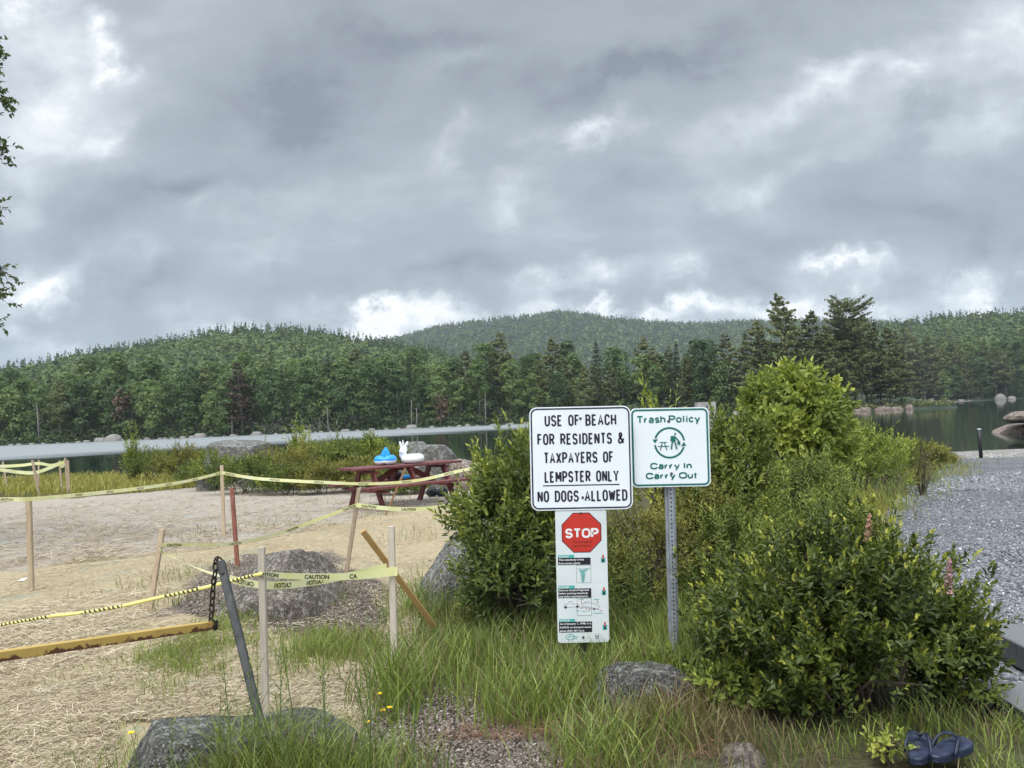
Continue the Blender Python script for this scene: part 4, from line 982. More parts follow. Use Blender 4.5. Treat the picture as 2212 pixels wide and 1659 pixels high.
for (x, y) in ((783, 598), (787, 888), (792, 1197)):
    flat_poly(teal, f2, B2((x-20,y+33),(x+20,y+33),(x+20,y-11),(x-20,y-11)), .0010); flat_poly(red, f2, B2((x-7,y),(x+7,y),(x+7,y-36),(x-7,y-36)), .0013); flat_poly(blk, f2, B2((x-9,y+28),(x+9,y+28),(x+9,y+2),(x-9,y+2)), .0016)
for a in ((543,650,672,808),(545,945,674,1098)): flat_stroke(gry, f2, B2((a[0],a[1]),(a[2],a[1]),(a[2],a[3]),(a[0],a[3])), 2.6*k2, True)
flat_stroke(gry, f2, B2((545,682),(670,680)), 2*k2, ht=.0014)
st_ = np.random.default_rng(5)
for q in range(16):                                         # little drawing of a water plant
    y = 690 + q*7; w = 30*math.exp(-q*.11)+8; flat_stroke(teal, f2, B2((600-w,y-4+st_.uniform(-5,5)),(600,y+4),(600+w,y-5+st_.uniform(-5,5))), 3.2*k2, ht=.0010+.00008*q)
flat_stroke(teal, f2, B2((600,690),(602,800)), 4*k2, ht=.0026); flat_stroke(teal, f2, B2((632,702),(645,686),(655,690)), 5*k2)
# pickup with a boat trailer
flat_stroke(gry, f2, B2((425,1022),(425,1000),(465,992),(478,970),(500,970),(504,995),(560,995),(560,1020),(425,1024)), 2.4*k2)
flat_stroke(gry, f2, B2((560,1022),(600,1026),(740,1050)), 2.2*k2, ht=.0014); flat_stroke(gry, f2, B2((580,1000),(620,985),(700,992),(745,1020),(735,1042),(600,1015),(580,1000)), 2.4*k2, ht=.0016); flat_stroke(gry, f2, B2((605,985),(660,972)), 2*k2, ht=.0018)
for (x, y, r) in ((442,1022,11),(546,1018,11),(697,1043,8)): flat_poly(blk, f2, [b2(x+r*math.cos(t), y+r*math.sin(t)) for t in np.linspace(6.28, 0, 12, endpoint=False)], .0020)
for (x, y, u, v) in ((585,965,585,990),(725,965,732,995),(580,1040,592,1022),(626,1052,625,1028),(645,1060,660,1040),(770,1062,745,1050)): flat_stroke(red, f2, B2((x,y),(u,v)), 4*k2, ht=.0022)
for (x, y, u) in ((570,955,602),(695,957,745),(530,1056,568),(590,1062,620),(690,1080,778)): flat_stroke(teal, f2, B2((x,y),(u,y)), 5*k2, ht=.0014)
flat_stroke(teal, f2, [b2(480+38*math.cos(t), 1288+24*math.sin(t)) for t in np.linspace(0, 6.28, 18, endpoint=False)], 6*k2, True); flat_stroke(teal, f2, B2((500,1278),(540,1282),(540,1300),(505,1304)), 4*k2, ht=.0015); flat_stroke(teal, f2, B2((462,1292),(478,1278),(498,1292)), 5*k2, ht=.0017)
flat_stroke(gry, f2, B2((708,1262),(708,1305),(735,1305),(735,1262)), 6*k2); flat_stroke(gry, f2, B2((712,1285),(731,1285)), 12*k2, ht=.0015)
teal.part('teal_print', M['ink_teal'], p2); blk.part('black_print', M['ink_black'], p2); wht.part('white_lettering', M['ink_white'], p2); gry.part('line_drawing', M['ink_grey'], p2); red.part('red_print', M['ink_red'], p2)
bolts(f2, [b2(587, 185), b2(597, 1292)], p2, .0075)
def u_post(name, p, q, w, mat, parent, holes=None):
    """flanged U channel steel post, open side back"""
    d, s, t, L = frame_along(p, q, (0, -1, 0))               # s sideways, t towards the viewer
    s = np.array([1, 0, 0]) - d*d[0]; s /= np.linalg.norm(s); t = np.cross(s, d); t = t if t[1] < 0 else -t
    sec = [(-.5,-.32),(-.5,-.22),(-.30,-.22),(-.22,.20),(.22,.20),(.30,-.22),(.5,-.22),(.5,-.32),(.22,-.32),(.15,.10),(-.15,.10),(-.22,-.32)]
    V = np.array([np.array(e) + s*a*w + t*b*w for e in (p, q) for a, b in sec]); n = len(sec); i = np.arange(n); j = (i+1) % n
    o = part(name, V, [np.stack([i, j, n+j, n+i], 1)], mat, parent)
    if holes:
        mb = MB(); zz = np.arange(.03, L-.02, holes)
        for z in zz:
            c = np.array(p) + d*z + t*(w*.20+.0006); a = np.linspace(0, 6.283, 9)[:-1]
            mb.add(np.array([c + s*.0046*math.cos(x) + d*.0062*math.sin(x) for x in a]), np.array([list(range(8))]))
        mb.part('hole_row', M['hole'], o)
    return o
top1 = np.array(c1) + EZ*H1*.44; d1 = EZ
b_ = np.array([top1[0] - math.tan(CWR)*(top1[2]-foot.z+.1), S1Y+.045, foot.z-.1]); top1[1] = S1Y+.045
u_post('post', b_, top1, .058, M['post_green'], sp)
# --- sign post 2
foot2 = G(1458, 1395); foot2.y = S2Y+.05; foot2.z = float(gz(np.array(foot2.x), np.array(foot2.y)))
sp2 = thing('sign_post', 'galvanised steel post carrying the green and white trash policy sign', 'sign', tuple(foot2))
c3 = P(1448, 966, S2Y); f3 = Face(c3, EX, EZ); W3 = 170/FPX*S2Y
p3 = panel('sign_panel', M['white_sheet'], f3, W3, W3, .034, sp2, label='square white trash policy sign with green lettering and a green ring symbol')
k3 = W3/815
def b3(x, y): return ((x-1567)*k3, (548-y)*k3)
def B3(*pts): return [b3(*p) for p in pts]
mb = MB(); i_ = 21*k3; flat_stroke(mb, f3, rrect(-W3/2+i_, -W3/2+i_, W3/2-i_, W3/2-i_, .026), .0108, True); mb.part('border', M['ink_green'], p3)
HW = {'T': 1.2, 'P': 1.15, 'C': 1.3, 'O': 1.4, 'I': .3}
for s, xa, xb, zb, cp in (('Trash Policy',1232,1876,297,78),('Carry In',1362,1776,773,68),('Carry Out',1314,1832,874,68)):
    mb = MB(); stroke_line(mb, f3, s, b3(xa, 0)[0], b3(xb, 0)[0], b3(0, zb)[1], cp*k3, 15.5*k3, 47*k3, 19*k3, 28*k3, wide=HW); mb.part('lettering', M['ink_green'], p3)
mb = MB(); cx, cy, rr_ = 1560, 502, 152
def cpt(a, r=rr_): return b3(cx + r*math.cos(R(a)), cy - r*math.sin(R(a)))
flat_stroke(mb, f3, [cpt(a) for a in np.linspace(8, 162, 30)], 20*k3); flat_stroke(mb, f3, [cpt(a) for a in np.linspace(188, 342, 30)], 20*k3)
flat_poly(mb, f3, B3((1386,464),(1408,506),(1442,464)), .0016); flat_poly(mb, f3, B3((1678,538),(1730,538),(1710,494)), .0016)
for q, (pts, w) in enumerate([([(1458,497),(1532,497)],9),([(1437,537),(1555,537)],9),([(1486,500),(1461,578)],9),([(1506,500),(1532,578)],9),   # picnic table sign
        ([(1592,432),(1602,492)],46),([(1590,485),(1576,570)],15),([(1612,485),(1634,568)],15),([(1618,440),(1660,492)],13),([(1584,432),(1573,480)],11)]):
    flat_stroke(mb, f3, B3(*pts), w*k3, ht=.0013+.0003*q)
flat_poly(mb, f3, [b3(1621+11*math.cos(t), 413+11*math.sin(t)) for t in np.linspace(6.28, 0, 14, endpoint=False)], .0014)
flat_poly(mb, f3, [b3(1655+17*math.cos(t), 505+20*math.sin(t)) for t in np.linspace(6.28, 0, 14, endpoint=False)], .0046)
mb.part('pictogram', M['ink_green'], p3); bolts(f3, [b3(1556, 280), b3(1571, 818)], p3, .0085)
tb_ = np.array(c3) + EZ*W3*.44; tb_[1] = S2Y+.03
bb_ = np.array([tb_[0] - math.tan(CWR*1.1)*(tb_[2]-foot2.z+.15), S2Y+.03, foot2.z-.15])
u_post('post', bb_, tb_, .062, M['steel'], sp2, .0254)

# ================================================================== stakes and tape
STK = {}
def stake(key, top, bot, Y, w, mat, label, tilt=0.0, cat='stake', bottom_y=None, thick=None, pointed=False):
    b = G(*bot); 
    if Y: b = P(bot[0], bot[1], Y)
    t = P(top[0], top[1], b.y + tilt); mb = MB(); d = np.array(t)-np.array(b); d /= np.linalg.norm(d)
    p = np.array(b) - d*.12
    beam(mb, p, np.array(t), w, thick or w*.8, (0, -1, 0), w*.08)
    o = mb.part('wooden_stake' if cat == 'stake' else cat.replace(' ', '_'), M[mat], None, False, tuple(b)); tag(o, label, cat, None)
    STK[key] = (np.array(b), np.array(t)); return o
stake('s1', (6,997), (16,1059), None, .05, 'stake', 'stake nearest the left picture edge in the far cluster by the lake')
stake('s2', (70,994), (85,1072), None, .06, 'stake', 'tilted stake in the far left cluster, nearest to the camera of its pair')
stake('s3', (84,994), (83,1056), None, .05, 'stake', 'upright stake just behind the tilted one in the far left cluster')
stake('s4', (128,995), (135,1066), None, .05, 'stake', 'thin stake leaning left of the tied pair in the far left cluster')
stake('s5', (141,989), (147,1067), None, .055, 'stake', 'stake with the tape knot in the far left cluster by the grass')
stake('s6', (146.5,994), (151,1069), None, .05, 'stake', 'stake at the right end of the far left cluster by the grass')
stake('s7', (62,1077), (68,1276), None, .050, 'stake_brown' if False else 'stake', 'tall single stake standing alone in the straw at far left')
stake('s8', (479,1005), (484,1160), None, .046, 'stake', 'stake at the far corner where two tapes meet in front of the dark shrubs')
stake('s9', (501,1054), (513,1223), None, .044, 'stake_rust', 'thin red-brown stake with worn paint behind the gate post', cat='stake')
stake('s10', (351,1143), (324,1320), None, .040, 'stake', 'stake leaning right in the straw left of the gate post, tape tied near its top')
stake('s11', (565,1182), (574,1538), 3.98, .034, 'stake_pale', 'pale front stake with a tape knot just right of the gate post')
stake('s12', (776,1054), (748,1237), None, .040, 'stake', 'stake leaning right in front of the picnic table, behind the domed boulder')
stake('s13', (876,1011), (833,1113), None, .036, 'stake_brown', 'brown stick slanting steeply in front of the picnic table')
stake('s14', (845,1137), (852,1425), 4.85, .040, 'stake_pale', 'pale upright stake at the right end of the wide front tape')
s15b = P(912, 1318, 5.35); s15t = P(784, 1147, 4.98); mb = MB()
dd = np.array(s15b)-np.array(s15t); beam(mb, np.array(s15t), np.array(s15b)+dd*.22, .038, .02, (0, -1, 0), .003)
tag(mb.part('wooden_stake', M['stake_orange'], None, False, tuple(s15b)), 'fresh orange-brown board slanting behind the pale upright stake', 'stake')

def bez(pts, n):
    """smooth curve through 3-D points"""
    pts = np.asarray(pts, float); t = np.linspace(0, len(pts)-1, n); i = np.clip(t.astype(int), 0, len(pts)-2); f = (t-i)[:, None]
    p0, p1, p2, p3 = [pts[np.clip(i+k, 0, len(pts)-1)] for k in (-1, 0, 1, 2)]
    return .5*(2*p1 + (p2-p0)*f + (2*p0-5*p1+4*p2-p3)*f*f + (3*p1-p0-3*p2+p3)*f**3)
def tape(label, pts, w, words='CAUTION', mirror=False, pitch=None, phase=.05, lt=.66, twist=None, roll=0.0, wfun=None, bold=.03, vis=(0, 1), spots=None):
    """pts: (px, py, metres out). A ribbon hung on edge; lettering printed along it"""
    P3 = np.array([P(x, y, d) for x, y, d in pts]); n = max(40, 14*len(pts)); c = bez(P3, n)
    L = np.concatenate([[0], np.cumsum(np.linalg.norm(np.diff(c, axis=0), axis=1))]); T = unit(np.gradient(c, axis=0))
    up = np.tile(np.array([[0, 0, 1.0]]), (n, 1)); side = unit(np.cross(T, up)); up = unit(np.cross(side, T))
    side = np.where((side @ np.array([0, 1, 0]))[:, None] > 0, -side, side)              # towards the beach road
    wv = np.full(n, w) if wfun is None else w*np.interp(np.linspace(0, 1, n), *wfun)
    a = np.full(n, roll) + .18*np.sin(L*2.3+len(label)) 
    if twist: a = a + np.interp(np.linspace(0, 1, n), *twist)
    U = up*np.cos(a)[:, None] + side*np.sin(a)[:, None]; NN = side*np.cos(a)[:, None] - up*np.sin(a)[:, None]
    V = np.concatenate([c + U*wv[:, None]/2, c - U*wv[:, None]/2]); i = np.arange(n-1)
    o = part('caution_tape', V, [np.stack([i, i+1, n+i+1, n+i], 1)], M['tape'], None, True, None, None, tuple(P3[0]))
    tag(o, label, 'barrier tape', 'caution tapes strung between the stakes')
    if words:
        TV, TF = text_data(words, bold); tw = TV[:, 0].max(); k = w*lt/CAP; wl = tw*k*.92; pit = pitch or wl*2.0; s0 = phase; mb = MB()
        for s0, tx in (spots or [(phase + k_*pit, words) for k_ in range(200)]):
            TV, TF = text_data(tx, bold); wl = TV[:, 0].max()*k*.92
            if s0 + wl > L[-1]-.005: continue
            if vis[0] <= s0/L[-1] <= vis[1]:
                s = s0 + (wl - TV[:, 0]*k*.92 if mirror else TV[:, 0]*k*.92); zz = (TV[:, 1]/CAP - .5)*lt
                q = np.stack([np.interp(s, L, c[:, m]) for m in range(3)], 1); u = np.stack([np.interp(s, L, U[:, m]*wv) for m in range(3)] if False else [np.interp(s, L, U[:, m]*wv) for m in range(3)], 1)
                nn = np.stack([np.interp(s, L, NN[:, m]) for m in range(3)], 1)
                mb.add(q + u*zz[:, None] + nn*.0022, *TF)
        if mb.n: mb.part('lettering', M['tape_ink'], o)
    return o
def dep(k): return STK[k][0][1]
d7, d8, d10, d12, dc = dep('s7'), dep('s8'), dep('s10'), dep('s12'), dep('s5')
tape('tape running left from the far corner stake past the lone tall stake', [(-160,1086,d7-.6),(0,1079,d7-.15),(66,1078,d7-.06),(180,1068,d7+.9),(300,1055,d7+1.9),(400,1040,d7+2.8),(479,1021,d8-.06)], .043, mirror=True, pitch=.56, lt=.52, bold=.02)
tape('tape sagging across in front of the red picnic table from the far corner stake', [(479,1021,d8-.06),(560,1034,d8),(700,1042,d8+.1),(800,1045,d8+.2),(900,1038,d8+.3),(985,1019,d8+.4),(1045,1006,d8+.5)], .047, mirror=True, pitch=.66, lt=.55, bold=.02)
tape('tape rising from the leaning left stake to the stake before the picnic table', [(349,1177,d10-.05),(420,1177,d10+.2),(484,1176,d10+.45),(531,1170,d10+.65),(600,1153,d10+.9),(661,1132,d10+1.1),(770,1091,d12-.05)], .034, pitch=.62, lt=.7, roll=.3)
tape('short low tape right of the stake before the picnic table, running into the bush', [(770,1091,d12-.05),(823,1097,d12),(870,1100,d12+.1),(914,1099,d12+.15),(979,1091,d12+.25),(1010,1084,d12+.3)], .042, pitch=.41, lt=.62)
tape('thin twisted tape slanting down from the leaning stake behind the chain', [(345,1188,d10-.05),(362,1198,d10-.4),(400,1216,d10-1.2),(456,1238,4.6),(497,1250,4.25)], .045, pitch=.9, lt=.6, twist=([0,.15,.3,1],[0,.2,1.2,1.3]))
rc = bez(np.array([P(x, y, d) for x, y, d in [(-140,1372,4.6),(0,1350,4.5),(104,1332,4.4),(167,1325,4.35),(255,1311,4.3),(344,1291,4.22),(419,1275,4.15),(485,1259,4.1),(535,1246,4.02),(565,1240,3.95)]]), 700)
rl = np.concatenate([[0], np.cumsum(np.linalg.norm(np.diff(rc, axis=0), axis=1))]); zone = np.zeros(700)
for xa, xb in ((-60,100),(232,352),(478,600),(700,760)):     # where the lettered side shows as black bands
    q = (np.arange(700)/699*10*100); zone = np.maximum(zone, 0)
pxs = (rc[:, 0]/rc[:, 1])*FPX + 1106; NB = 9; ang = np.arange(NB)/NB
tn_ = np.zeros((700, NB))
for xa, xb in ((-150,100),(167,255),(344,419),(487,540)):
    m_ = (pxs > xa) & (pxs < xb); st_r = np.mod(rl[:, None]/.030 + ang[None], 1) < .48; tn_ = np.where(m_[:, None] & st_r, 1.0, tn_)
mb = MB(); tube(mb, rc, np.where(tn_.max(1) > 0, .0085, .0098), NB, tone=tn_.ravel())
M['rope_tape'] = tonemat('twisted_barrier_tape', [(0, (.76, .69, .22)), (.45, (.76, .69, .22)), (.55, (.03, .028, .02)), (1, (.03, .028, .02))], .45)
tag(mb.part('caution_tape', M['rope_tape'], None, True, tuple(rc[0])), 'twisted rope-like tape with black bands crossing the straw above the yellow gate bar', 'barrier tape', 'caution tapes strung between the stakes')
tape('wide front tape stretched between the two pale stakes', [(566,1239,3.95),(600,1243,4.08),(640,1245,4.2),(700,1246,4.4),(757,1245,4.58),(800,1241,4.72),(846,1235,4.82),(858,1234,4.83)], .058, spots=[(.004,'UTION'),(.345,'CAUTION'),(.715,'CA')], lt=.62, wfun=([0,.08,.3,.6,.85,1],[.28,.50,.58,.72,.95,1.0]), bold=.03)
tape('lower slack tape looping behind the two pale front stakes', [(497,1250,4.25),(520,1256,4.2),(545,1261,4.15),(575,1264,4.12),(627,1263,4.3),(679,1257,4.5),(720,1250,4.65),(790,1235,4.9),(836,1224,4.95)], .042, mirror=True, pitch=.29, lt=.62, vis=(0, .55))
tape('upper tape of the far left cluster by the lake', [(-40,1005,dc),(6,1007,dc),(47,1005,dc),(83,1001,dc),(112,1005,dc),(141,997,dc)], .085, None)
tape('lower tape of the far left cluster by the lake', [(-40,1011,dc-.6),(10,1016,dc-.5),(40,1020,dc-.3),(75,1021,dc-.2),(104,1012,dc-.1),(128,1002,dc),(142,997,dc)], .095, None)
tape('short loop of tape hanging from the knotted far stake', [(129,1001,dc),(132,1006,dc-.05),(135,1008,dc-.05),(138,1005,dc-.02),(142,998,dc)], .07, None)
# ================================================================== gate: post, chain, bar
gp_b = P(560, 1552, 3.40); gp_t = P(477, 1214, 3.72)
gp = thing('gate_post', 'leaning weathered grey steel gate post set between the front boulders', 'gate post', tuple(gp_b))
mb = MB(); dgp = unit(np.array(gp_t)-np.array(gp_b)); beam(mb, np.array(gp_b)-dgp*.15, gp_t, .036, .036, (0.25, -1, 0), .005); mb.part('post', M['gate_steel'], gp)
mb = MB(); bc = np.array(P(482, 1239, 3.68)); 
tube(mb, [bc + np.array([0, .012, 0]), bc - np.array([0, .004, 0]), bc - np.array([0, .009, 0])], [.0095, .0095, .006], 10); mb.part('bolt', M['chain'], gp)
ch = thing('chain', 'rusty steel chain hanging from the gate post top to the yellow bar', 'chain', tuple(P(466, 1206, 3.72)))
cpts = [(477,1212,3.715),(468,1205,3.705),(465,1217,3.70),(466,1232,3.70),(463,1248,3.70),(461,1262,3.71),(460,1277,3.72),(459,1292,3.74),(458,1307,3.76),(457,1322,3.79),(456,1336,3.82),(457,1349,3.84)]
cc = np.array([P(*q) for q in cpts])
for k in range(len(cc)-1):
    p, q = cc[k], cc[k+1]; d, s, t, L = frame_along(p, q, (0, -1, 0)); m = (p+q)/2
    ax = s if k % 2 == 0 else (t*.9 + s*.42); ax = ax/np.linalg.norm(ax); hl = L/2 + .0035; hw = .0095
    a = np.linspace(0, 2*np.pi, 18, endpoint=False)
    pts = [m + d*(hl-hw)*np.sign(math.sin(x))*1.0 + d*hw*math.sin(x) + ax*hw*math.cos(x) for x in a]
    mb = MB(); ring(mb, pts, .0043, 6); mb.part('chain_link', M['chain'], ch, True)
ga = P(466, 1349, 3.86); gl = P(0, 1417, 2.95); gd = np.array(gl)-np.array(ga); gl2 = np.array(ga)+gd*1.9
gt = thing('gate_bar', 'chipped yellow steel gate bar with rusty end hanging from the chain', 'gate bar', tuple(ga))
d, s, t, L = frame_along(ga, gl2); V, F = [], []
n = 120; hh, ww = .0385, .036
xs = np.linspace(0, L, n); sec = [(-.5,-.5),(-.5,.44),(-.44,.5),(.44,.5),(.5,.44),(.5,-.5)]
V = np.array([np.array(ga) + d*x + s*a*ww + t*b*hh for x in xs for a, b in sec]); m_ = len(sec); i, j = np.meshgrid(np.arange(n-1), np.arange(m_), indexing='ij'); j2 = (j+1) % m_
F = np.stack([i*m_+j, i*m_+j2, (i+1)*m_+j2, (i+1)*m_+j], -1).reshape(-1, 4)
tn = np.array([max(1.0 if b < 0 else .12, 1.3*math.exp(-x/.05)) for x in xs for a, b in sec])
part('bar', V, [F, np.array([[5,4,3,2,1,0]])], M['yellow_steel'], gt, False, tn)
mb = MB(); e = np.array(ga); mb.add(box_axes(e + d*.018 - s*np.sign(s[1])*ww*.55 , d*.011, s*.003, t*.024), BOXF); mb.part('chain_lug', M['chain'], gt)

# ================================================================== picnic table with what lies on it
TB = Vector((-2.276, 15.5, float(gz(np.array(-2.276), np.array(15.5))))); TA = R(39.5)
ea = np.array([math.cos(TA), math.sin(TA), 0]); eb = np.array([-math.sin(TA), math.cos(TA), 0]); ez = np.array([0, 0, 1.0]); T0 = np.array([TB.x, TB.y, TB.z])
def tl(x, y, z): return T0 + ea*x + eb*y + ez*z*1.12
tab = thing('picnic_table', 'red wooden picnic table with attached benches on the sand', 'picnic table', tuple(TB))
mb = MB()
for k in range(5): beam(mb, tl(-1.22, (k-2)*.148, .735), tl(1.22, (k-2)*.148, .732), .142, .044, (0, 0, 1), .003)
mb.part('tabletop', M['redtop'], tab)
for sd_ in (-1, 1):
    mb = MB()
    for k in (0, 1): beam(mb, tl(-1.22, sd_*(.62 + k*.148), .43), tl(1.22, sd_*(.62+k*.148), .43), .142, .042, (0, 0, 1), .003)
    mb.part('bench', M['redtop'], tab)
for x in (-.815, .815):
    for sd_ in (-1, 1):
        mb = MB(); beam(mb, tl(x, sd_*.71, -.06), tl(x, sd_*.24, .70), .135, .042, ea, .003); mb.part('leg', M['red'], tab)
    mb = MB(); beam(mb, tl(x-.045, -.80, .355), tl(x-.045, .80, .355), .125, .042, (0, 0, 1), .003); mb.part('bench_support', M['red'], tab)
    mb = MB(); beam(mb, tl(x+.04, -.36, .665), tl(x+.04, .36, .665), .10, .042, (0, 0, 1), .003); mb.part('cleat', M['red'], tab)
    mb = MB(); beam(mb, tl(x*.93, 0, .40), tl(x*.14, 0, .70), .11, .04, eb, .003); mb.part('brace', M['red'], tab)
mb = MB(); beam(mb, tl(0, -.36, .675), tl(0, .36, .675), .085, .06, (0, 0, 1), .003); mb.part('cleat', M['red'], tab)
for sd_ in (-1, 1):
    mb = MB(); beam(mb, tl(.02, sd_*.45, .45), tl(.02, sd_*.24, .68), .125, .04, ea, .003); mb.part('centre_strut', M['red'], tab)
def onto(px, py, z, dmax=.2):                                        # a point of the table at height z seen at a pixel
    p = np.array(EYE + ray(px, py)*((TB.z + z - EYE.z)/ray(px, py).z)) - T0; v = float(np.clip(p @ eb, -dmax, dmax))
    # keep the thing on the boards: slide along the line of sight's column to the nearest spot on the tabletop
    c0 = ray(px, py); k = np.array([c0.x/c0.y, 1.0, 0]); n_ = eb - 0; o_ = np.array([EYE.x, EYE.y, 0]) - np.array([T0[0], T0[1], 0]); yy = (v - o_ @ n_)/(k @ n_)
    q = np.array([EYE.x, EYE.y, 0]) + k*yy; q[2] = T0[2] + z; return q
zt = .758*1.12
a = onto(833, 1003, zt); tq = MB(); 
fl = thing('shark_float', 'blue inflatable ring float with a pointed fin lying on the picnic table', 'pool float', tuple(a))
def torus(mb, c, R0, r0, nu=28, nv=12, squash=1.0, gap=None, u=ea, v=eb):
    A = np.linspace(0, 2*np.pi, nu, endpoint=False); Bv = np.linspace(0, 2*np.pi, nv, endpoint=False)
    AA, BB = np.meshgrid(A, Bv, indexing='ij'); rr = r0*(1 + (gap(AA) if gap else 0))
    X = (R0 + rr*np.cos(BB))[..., None]*(np.cos(AA)[..., None]*u + np.sin(AA)[..., None]*v) + (rr*np.sin(BB)*squash)[..., None]*ez
    i, j = np.meshgrid(np.arange(nu), np.arange(nv), indexing='ij'); i2, j2 = (i+1) % nu, (j+1) % nv
    mb.add((np.array(c) + X).reshape(-1, 3), np.stack([i*nv+j, i2*nv+j, i2*nv+j2, i*nv+j2], -1).reshape(-1, 4))
EXV = np.array([1., 0, 0]); EYV = np.array([0, 1., 0])
mb = MB(); torus(mb, a + ez*.105, .155, .105, 40, 14, 1.0, lambda A: -.34*np.exp(-((np.mod(A - np.pi*1.5 + np.pi, 2*np.pi)-np.pi)/.22)**2), EXV, EYV); V, F, T = mb.data()
top = V[:, 2] > a[2] + .075
part('ring', V, F, M['blue'], fl, True)
mb = MB(); torus(mb, a + ez*.085, .155, .098, 40, 12, .86, lambda A: -.30*np.exp(-((np.mod(A - np.pi*1.5 + np.pi, 2*np.pi)-np.pi)/.22)**2), EXV*1.02, EYV*1.02); mb.part('white_belly', M['vinyl_white'], fl, True)
mb = MB(); Vf, Ff = ICO[4]; W = Vf.copy(); t = (W[:, 2]+1)/2; W[:, 0] *= .125*(1.02-t**1.6*.72); W[:, 1] *= .07*(1.05-t*.75); W[:, 2] = W[:, 2]*.145
W[:, 0] += .02*t; mb.add(W + a + ez*.255 - EYV*.02, Ff); mb.part('fin', M['blue'], fl, True)
mb = MB(); ellipsoid(mb, a + np.array([.01, -.095, .285]), (.012, .006, .014), 2); mb.part('valve', M['bag'], fl, True)
b = onto(892, 1000, zt)
fw = thing('animal_float', 'white inflatable ring float with an eared animal head on the picnic table', 'pool float', tuple(b))
mb = MB(); torus(mb, b + ez*.105, .165, .105, 40, 14, 1.0, None, EXV, EYV); mb.part('ring', M['vinyl_white'], fw, True)
hb = np.array(onto(868, 998, zt)); mb = MB()
ellipsoid(mb, hb + np.array([.0, .02, .20]), (.085, .09, .12), 3); ellipsoid(mb, hb + np.array([.02, .02, .32]), (.085, .09, .10), 3); ellipsoid(mb, hb + np.array([-.005, -.05, .285]), (.07, .08, .065), 3); mb.part('head', M['vinyl_white'], fw, True)
for dx, ang in ((-.05, .22), (.085, -.55)):
    mb = MB(); ca, sa = math.cos(ang), math.sin(ang); ellipsoid(mb, hb + np.array([dx, .03, .445]), (.026, .016, .075), 3, [[ca, 0, -sa], [0, 1, 0], [sa, 0, ca]]); mb.part('ear', M['vinyl_white'], fw, True)
mb = MB(); tube(mb, [hb + np.array([.02, .0, .38]), hb + np.array([.012, 0, .48]), hb + np.array([.008, 0, .55])], [.026, .016, .004], 10); mb.part('horn', M['vinyl_white'], fw, True)
fl.scale = (.88, .88, .88); fw.scale = (.88, .88, .86)
# bag below, bundle on the bench
bg = G(944, 1073); mb = MB(); ellipsoid(mb, np.array(bg)+np.array([-.10, 0, .10]), (.14, .13, .105), 3); ellipsoid(mb, np.array(bg)+np.array([.09, .0, .09]), (.16, .13, .09), 3); ellipsoid(mb, np.array(bg)+np.array([.17, -.02, .15]), (.06, .07, .05), 3)
V, F, T = mb.data(); V = V + (fbm(V, 9, 3, 2)*.02)[:, None]*unit(V - np.array(bg)-np.array([0, 0, .1]))
bo = thing('bag', 'black cloth bag lying on the sand under the picnic table', 'bag', tuple(bg)); part('bag_body', V, F, M['bag'], bo, True)
mb = MB(); tube(mb, [np.array(bg)+np.array(q) for q in ((-.16,-.10,.12),(-.1,-.15,.17),(0,-.16,.19),(.08,-.14,.15))], .012, 6); mb.part('handle', M['strap'], bo, True)
q = tl(.12, .62, .45); mb = MB(); ellipsoid(mb, q+ez*.10, (.14, .13, .11), 3); ellipsoid(mb, q+ea*.12+ez*.08, (.10, .1, .08), 3); V, F, T = mb.data(); V = V + (fbm(V, 11, 3, 4)*.018)[:, None]*unit(V-q)
tag(part('bag', V, F, M['bag'], None, True, loc=q), 'dark bag on the far bench of the picnic table', 'bag')
q = tl(.42, .62, .45); mb = MB(); V, F4, F8 = bevbox(q+ez*.03, ea*.11, eb*.08, ez*.028, .01); mb.add(V, F4, F8); V, F, T = mb.data()
tag(part('folded_towel', V, F, M['blue'], None, False, loc=q), 'small folded blue cloth on the far bench of the picnic table', 'towel')

# ================================================================== near plants
GREENS = dict(
 bay=[(0, (.038, .055, .014)), (.35, (.076, .104, .022)), (.6, (.145, .178, .034)), (.85, (.36, .37, .06)), (1, (.56, .53, .12))],
 dark=[(0, (.034, .058, .020)), (.4, (.068, .108, .032)), (.7, (.12, .170, .046)), (1, (.30, .34, .075))],
 mid=[(0, (.048, .072, .020)), (.4, (.100, .142, .036)), (.7, (.175, .225, .055)), (1, (.34, .38, .09))],
 bright=[(0, (.058, .090, .022)), (.4, (.132, .190, .042)), (.7, (.225, .290, .062)), (1, (.40, .45, .11))],
 olive=[(0, (.060, .068, .022)), (.4, (.122, .136, .038)), (.7, (.20, .21, .058)), (1, (.34, .33, .10))],
 grass=[(0, (.18, .125, .07)), (.18, (.27, .21, .10)), (.27, (.080, .108, .024)), (.5, (.138, .188, .040)), (.75, (.225, .28, .058)), (1, (.37, .40, .10))],
 yellowgrass=[(0, (.15, .145, .035)), (.5, (.30, .28, .055)), (1, (.46, .40, .10))],
)
for k, v in GREENS.items():
    if k in ('dark', 'mid', 'bright', 'olive'): v = [(p_, (c_[0]*1.24, c_[1]*1.12, c_[2]*.98)) for p_, c_ in v]
    M['g_'+k] = leafmat(k + '_leaves', v, .42 if k in ('bay',) else .55, .28, .12)
